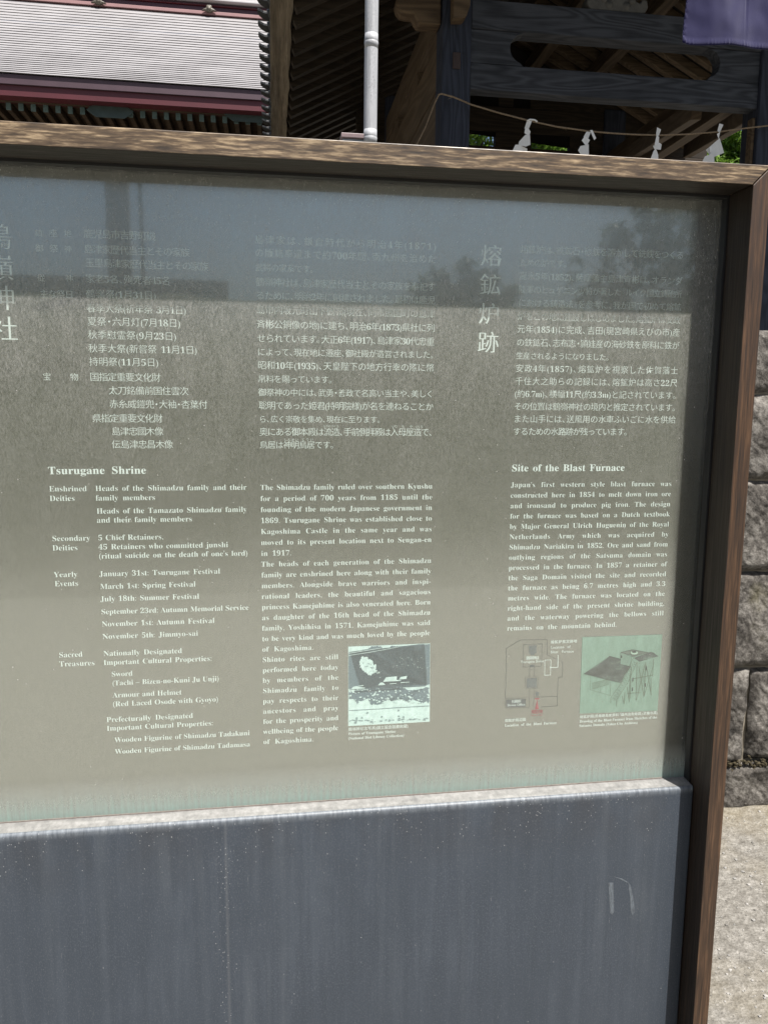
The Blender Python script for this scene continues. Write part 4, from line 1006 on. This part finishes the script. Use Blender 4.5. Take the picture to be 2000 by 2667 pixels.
streamer([[(1712, 330), (1720, 337), (1715, 353), (1709, 352)], [(1709, 352), (1718, 354), (1717, 374), (1702, 378)], [(1703, 377), (1716, 371), (1721, 376), (1719, 390), (1706, 386)], [(1700, 394), (1708, 384), (1717, 400), (1718, 422), (1687, 422)]],
         'slim white paper streamer at the lowest sag of the rope')
streamer([[(1874, 320), (1882, 325), (1875, 342), (1869, 342)], [(1865, 349), (1877, 341), (1872, 361)], [(1844, 386), (1872, 360), (1880, 400), (1856, 409)], [(1845, 383), (1857, 377), (1860, 400), (1847, 396)], [(1838, 405), (1856, 399), (1857, 428), (1828, 428)]],
         'white paper streamer hanging in front of the green leaves')

# ------------------------------------------------------------------ BAMBOO POLE, CAPPED POST, BANNER
BDp = 2.3
pole = thing('bamboo_pole', tuple(PD(966, 1000, BDp)[:2]) + (TZ,), 'pale silvery bamboo pole standing behind the board', 'pole')
a = PD(970, -140, BDp); bq = PD(964, 370, BDp)
wv = PU(989, 100, BDp) - PU(954, 100, BDp); rad = wv / 2
dirv = (a - bq).normalized(); foot = bq - dirv * ((bq.z - TZ) / dirv.z)
zs = [PZ(970, y, BDp) for y in (357, 108, -120)]
mb = MB(); pp = []; rr = []
L = (a - foot).length; N = 120
for i in range(N + 1):
    p = foot + dirv * L * i / N; r_ = rad * (1 + .004 * mnoise.noise(Vector((0, 0, p.z * 6)))); pp.append(p); rr.append(r_)
mb.tube(pp, rr, 24); build('culm', mb, M['bamboo'], pole)
mb = MB()
for z_ in zs + [zs[0] - (zs[1] - zs[0]), TZ + .15]:
    if z_ < TZ + .05: continue
    mb = MB()
    p = foot + dirv * ((z_ - foot.z) / dirv.z); prof_ = [(-.03, .0), (-.010, .0006), (-.003, .0016), (-.001, -.0004), (.001, .0008), (.008, .0004), (.03, .0)]
    mb.tube([p + dirv * x for x, _ in prof_], [rad * 1.006 + y for _, y in prof_], 24); build('node_ring', mb, M['bamboo'], pole)
cpz = PZ(920, 347, BDp); u0, u1 = PU(888, 350, BDp), PU(957, 350, BDp)
cp_ = thing('capped_post', ((u0 + u1) / 2, BDp + .05, TZ), 'low post with a purple-brown metal cap beside the bamboo pole', 'post')
mb = MB(); mb.box(u0, u1, BDp - .01, BDp + .13, cpz - .021, cpz, .003); build('cap', mb, plain('oxidised_copper', (.20, .145, .15), .5, .2, 30), cp_)
mb = MB(); mb.box(u0 + .006, u1 - .004, BDp, BDp + .12, TZ, cpz - .0215, .003); build('post_shaft', mb, plain('blue_grey_metal', (.22, .25, .28), .5, .15, 20), cp_)

ND = 1.55
ban = thing('purple_banner', (PU(2120, 1000, ND), ND, TZ), 'purple cloth banner with a puckered hem hanging at the top right corner', 'banner')
ub = [PD(1783, 0, ND), PD(1779, 108, ND), PD(2260, 96, ND), PD(2260, 0, ND)]
zt = PZ(1900, -420, ND); nu, nv = 150, 90; vs = []; fs = []
uL, uRr = ub[1].x, ub[2].x; zl = PZ(1779, 113, ND); zr = PZ(2000, 107, ND) + (PZ(2260, 100, ND) - PZ(2000, 107, ND)) * 0
for j in range(nv + 1):
    for i in range(nu + 1):
        fu = i / nu; fv = j / nv
        zb = zl + (.012 * math.exp(-fu * nu / 3.0)) - .004 * math.exp(-((fu - .12) / .08) ** 2) + .006 * min(1, fu * 3)
        u = uL + (uRr - uL) * fu + (1 - fu) * .016 * fv ** .7; z = zb + (zt - zb) * fv
        edge = (z - zb)
        puck = .0045 * math.sin(u * 560 + 1.5 * math.sin(u * 90)) * math.exp(-((edge - .008) / .007) ** 2)
        puck2 = .004 * math.sin(z * 500 + math.sin(z * 77) * 2) * math.exp(-(((u - uL) - .006) / .007) ** 2)
        fold = .010 * math.sin(u * 19 + z * 5) + .006 * mnoise.noise(Vector((u * 8, z * 6, 0))) + .003 * mnoise.noise(Vector((u * 22, z * 18, 4)))
        hem = -.003 if edge < .018 else 0
        hem += .004 * math.exp(-((edge - .018) / .0018) ** 2)
        seam_ = .004 * math.exp(-((u - PU(1946, 50, ND)) / .0016) ** 2)
        vs.append((u, ND + puck + puck2 + fold + hem + seam_, z))
for j in range(nv):
    for i in range(nu): fs.append((j * (nu + 1) + i, j * (nu + 1) + i + 1, (j + 1) * (nu + 1) + i + 1, (j + 1) * (nu + 1) + i))
mb = MB(); mb.add(vs, fs, 0, True)
cl_ = build('cloth', mb, M['cloth'], ban); sm = cl_.modifiers.new('thickness', 'SOLIDIFY'); sm.thickness = .0012
mb = MB(); mb.tube([(uL - .05, ND + .002, zt + .005), (uRr + .05, ND + .002, zt + .005)], .012, 12); build('crossbar', mb, M['bamboo'], ban)
mb = MB(); mb.tube([(uRr + .02, ND + .03, TZ), (uRr + .02, ND + .03, zt + .3)], .02, 14); build('pole', mb, M['bamboo'], ban)

# ------------------------------------------------------------------ MAIN HALL ON THE LEFT
HD = 9.75
hall = thing('shrine_hall', (PU(200, 900, HD), HD + 3, TZ), 'shrine hall with silvery ribbed roof and maroon eaves at the left', 'building')
hu0, hu1 = PU(-520, 200, HD), PU(900, 200, HD)
def hz(y, d=HD): return PZ(350, y, d)
mb = MB(); mb.box(hu0, hu1, HD, HD + .3, hz(238), hz(213), .002); build('eave_edge', mb, M['purple_brown'], hall)
mb = MB(); mb.box(hu0, hu1, HD + .03, HD + .3, hz(266), hz(238) - .002, .002); build('eave_fascia', mb, M['maroon'], hall)
# ribbed roof: courses with a small lip each, slope steepening upwards
prof_ = [(HD - .02, hz(213) + .004)]; cs = .092; d_, z_ = prof_[0]; crs = []
ycur = 213; i = 0
def ypx(d, z):     # picture height of a point at the roof's middle
    p = Vector((PU(350, 150, HD), d, z)) - Vector(CL); wv_ = UA * p.x + DA * p.y + Vector((0, 0, p.z)); c_ = CM.transposed() @ wv_
    return c_.y / c_.z * F + 1333.5
while ycur > 37 and i < 90:
    ang = R(34.5 + 19 * min(1, i / 40)); d2, z2 = d_ + cs * math.cos(ang), z_ + cs * math.sin(ang)
    crs.append((d_, z_, d2, z2)); d_, z_ = d2, z2; ycur = ypx(d_, z_); i += 1
NR = len(crs)
mb = MB()
for (a, b, c, e) in crs:
    t1 = Vector((c - a, e - b)).normalized(); n1 = Vector((-t1.y, t1.x)); lip = .0115
    p0 = Vector((a, b)) + n1 * lip; p1 = Vector((c, e)) + n1 * .002; p2 = Vector((a, b)) + n1 * .0 + t1 * .012
    for k in range(12):
        ua_, ub_ = hu0 + (hu1 - hu0) * k / 12, hu0 + (hu1 - hu0) * (k + 1) / 12
        w_ = lambda u: .004 * mnoise.noise(Vector((u * 1.7, a * 9, 2)))
        mb.add([(ua_, p0.x, p0.y + w_(ua_)), (ub_, p0.x, p0.y + w_(ub_)), (ub_, p1.x, p1.y), (ua_, p1.x, p1.y)], [(0, 1, 2, 3)], 0)
        mb.add([(ua_, p0.x, p0.y + w_(ua_)), (ub_, p0.x, p0.y + w_(ub_)), (ub_, p2.x, p2.y), (ua_, p2.x, p2.y)], [(0, 3, 2, 1)], 1)
mb.extr([(hu0, HD + .05, hz(213)), (hu0, HD + .9, hz(213) + .35), (hu0, d_ + .1, z_ - .25), (hu0, d_ + .05, z_ - .9), (hu0, HD + .3, hz(238))], Vector((hu1 - hu0, 0, 0)), 1)
build('ribbed_roof', mb, [M['roof_sheet'], M['roof_gap']], hall)
print('ROOF', NR, ycur, d_, z_)
# ridge bands
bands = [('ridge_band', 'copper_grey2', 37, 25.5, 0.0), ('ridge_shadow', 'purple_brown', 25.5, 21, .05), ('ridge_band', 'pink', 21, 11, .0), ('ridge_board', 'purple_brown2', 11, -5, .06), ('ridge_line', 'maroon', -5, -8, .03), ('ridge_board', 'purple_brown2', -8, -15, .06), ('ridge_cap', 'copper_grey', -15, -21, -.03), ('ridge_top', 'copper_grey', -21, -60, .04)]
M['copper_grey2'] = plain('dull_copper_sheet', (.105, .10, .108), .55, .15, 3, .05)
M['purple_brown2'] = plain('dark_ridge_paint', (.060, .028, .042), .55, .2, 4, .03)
RDp = d_ + .02
for nm, m_, ya, yb, off in bands:
    mb = MB(); mb.box(hu0, hu1, RDp + off, RDp + .5, PZ(350, ya, RDp) + .002, PZ(350, yb, RDp) - .002, .005); build(nm, mb, M[m_], hall)
for x in (545, 258):
    mb = MB(); u_, zz = P(x, 22 if x > 400 else 2, RDp)
    pts = [(u_ + a * .085, zz + b * .085) for a, b in ((-1.4, -.55), (-.9, -.25), (-.5, -.1), (-.5, .3), (-.3, .42), (.3, .42), (.5, .3), (.5, -.1), (.9, -.25), (1.4, -.55), (.7, -.5), (.3, -.75), (-.3, -.75), (-.7, -.5))]
    mb.prism(pts, RDp - .06, RDp - .005, 0, .012); mb.tube([(u_, RDp - .075, zz - .02), (u_, RDp - .05, zz - .02)], .035, 16); build('ridge_crest', mb, M['gold'], hall)
# eave boards, rafter ends with verdigris caps, metal plates
mb = MB(); mb.box(hu0, hu1, HD + .16, HD + .24, hz(272, HD + .16), hz(264, HD + .16)); build('eave_board', mb, M['hall_wood'], hall)
mb = MB(); mb.box(hu0, hu1, HD + .20, HD + .25, hz(283, HD + .2), hz(273, HD + .2), .006); build('eave_board', mb, M['hall_wood'], hall)
for xa, xb, yc_ in ((225, 347, 288), (584, 720, 300)):
    mb = MB(); d_p = HD + .185; ca = P(xa, yc_, d_p); cb_ = P(xb, yc_, d_p); L_ = cb_[0] - ca[0]; h = .085; zc_ = (ca[1] + cb_[1]) / 2
    mb.prism([(ca[0], zc_), (ca[0] + .05, zc_ + .05), (ca[0] + .12, zc_ + h), (cb_[0] - .12, zc_ + h), (cb_[0] - .05, zc_ + .05), (cb_[0], zc_), (cb_[0] - .05, zc_ - .04), (cb_[0] - .12, zc_ - h), (ca[0] + .12, zc_ - h), (ca[0] + .05, zc_ - .04)], d_p, d_p + .012, 0, .003)
    build('metal_plate', mb, M['dark_teal'], hall)
du = (PU(190, 300, HD + .5) - PU(33, 300, HD + .5)) / 5.0; u_ = PU(25, 295, HD + .3); k = 0
u_ -= du * 10
while u_ < PU(760, 300, HD):
    zt = hz(284.5, HD + .27)
    rf = MB(); rf.box(u_ - .028, u_ + .028, HD + .2845, HD + 2.2, zt - .095, zt - .005, .004); r_o = build('rafter_end', rf, M['hall_wood'], hall)
    cpb = MB(); cpb.box(u_ - .032, u_ + .032, HD + .265, HD + .284, zt - .10, zt, .004); build('rafter_cap', cpb, M['teal_metal'], r_o)
    u_ += du
mb = MB(); mb.box(hu0, hu1, HD + .29, HD + 2.6, zt + .01, zt + .05); build('soffit', mb, M['hall_wood'], hall)
mb = MB(); mb.box(hu0 + 1, hu1 - .4, HD + 1.9, HD + 6, TZ, hz(293, HD + 1.9), .0); build('hall_wall', mb, M['brown_u'], hall)
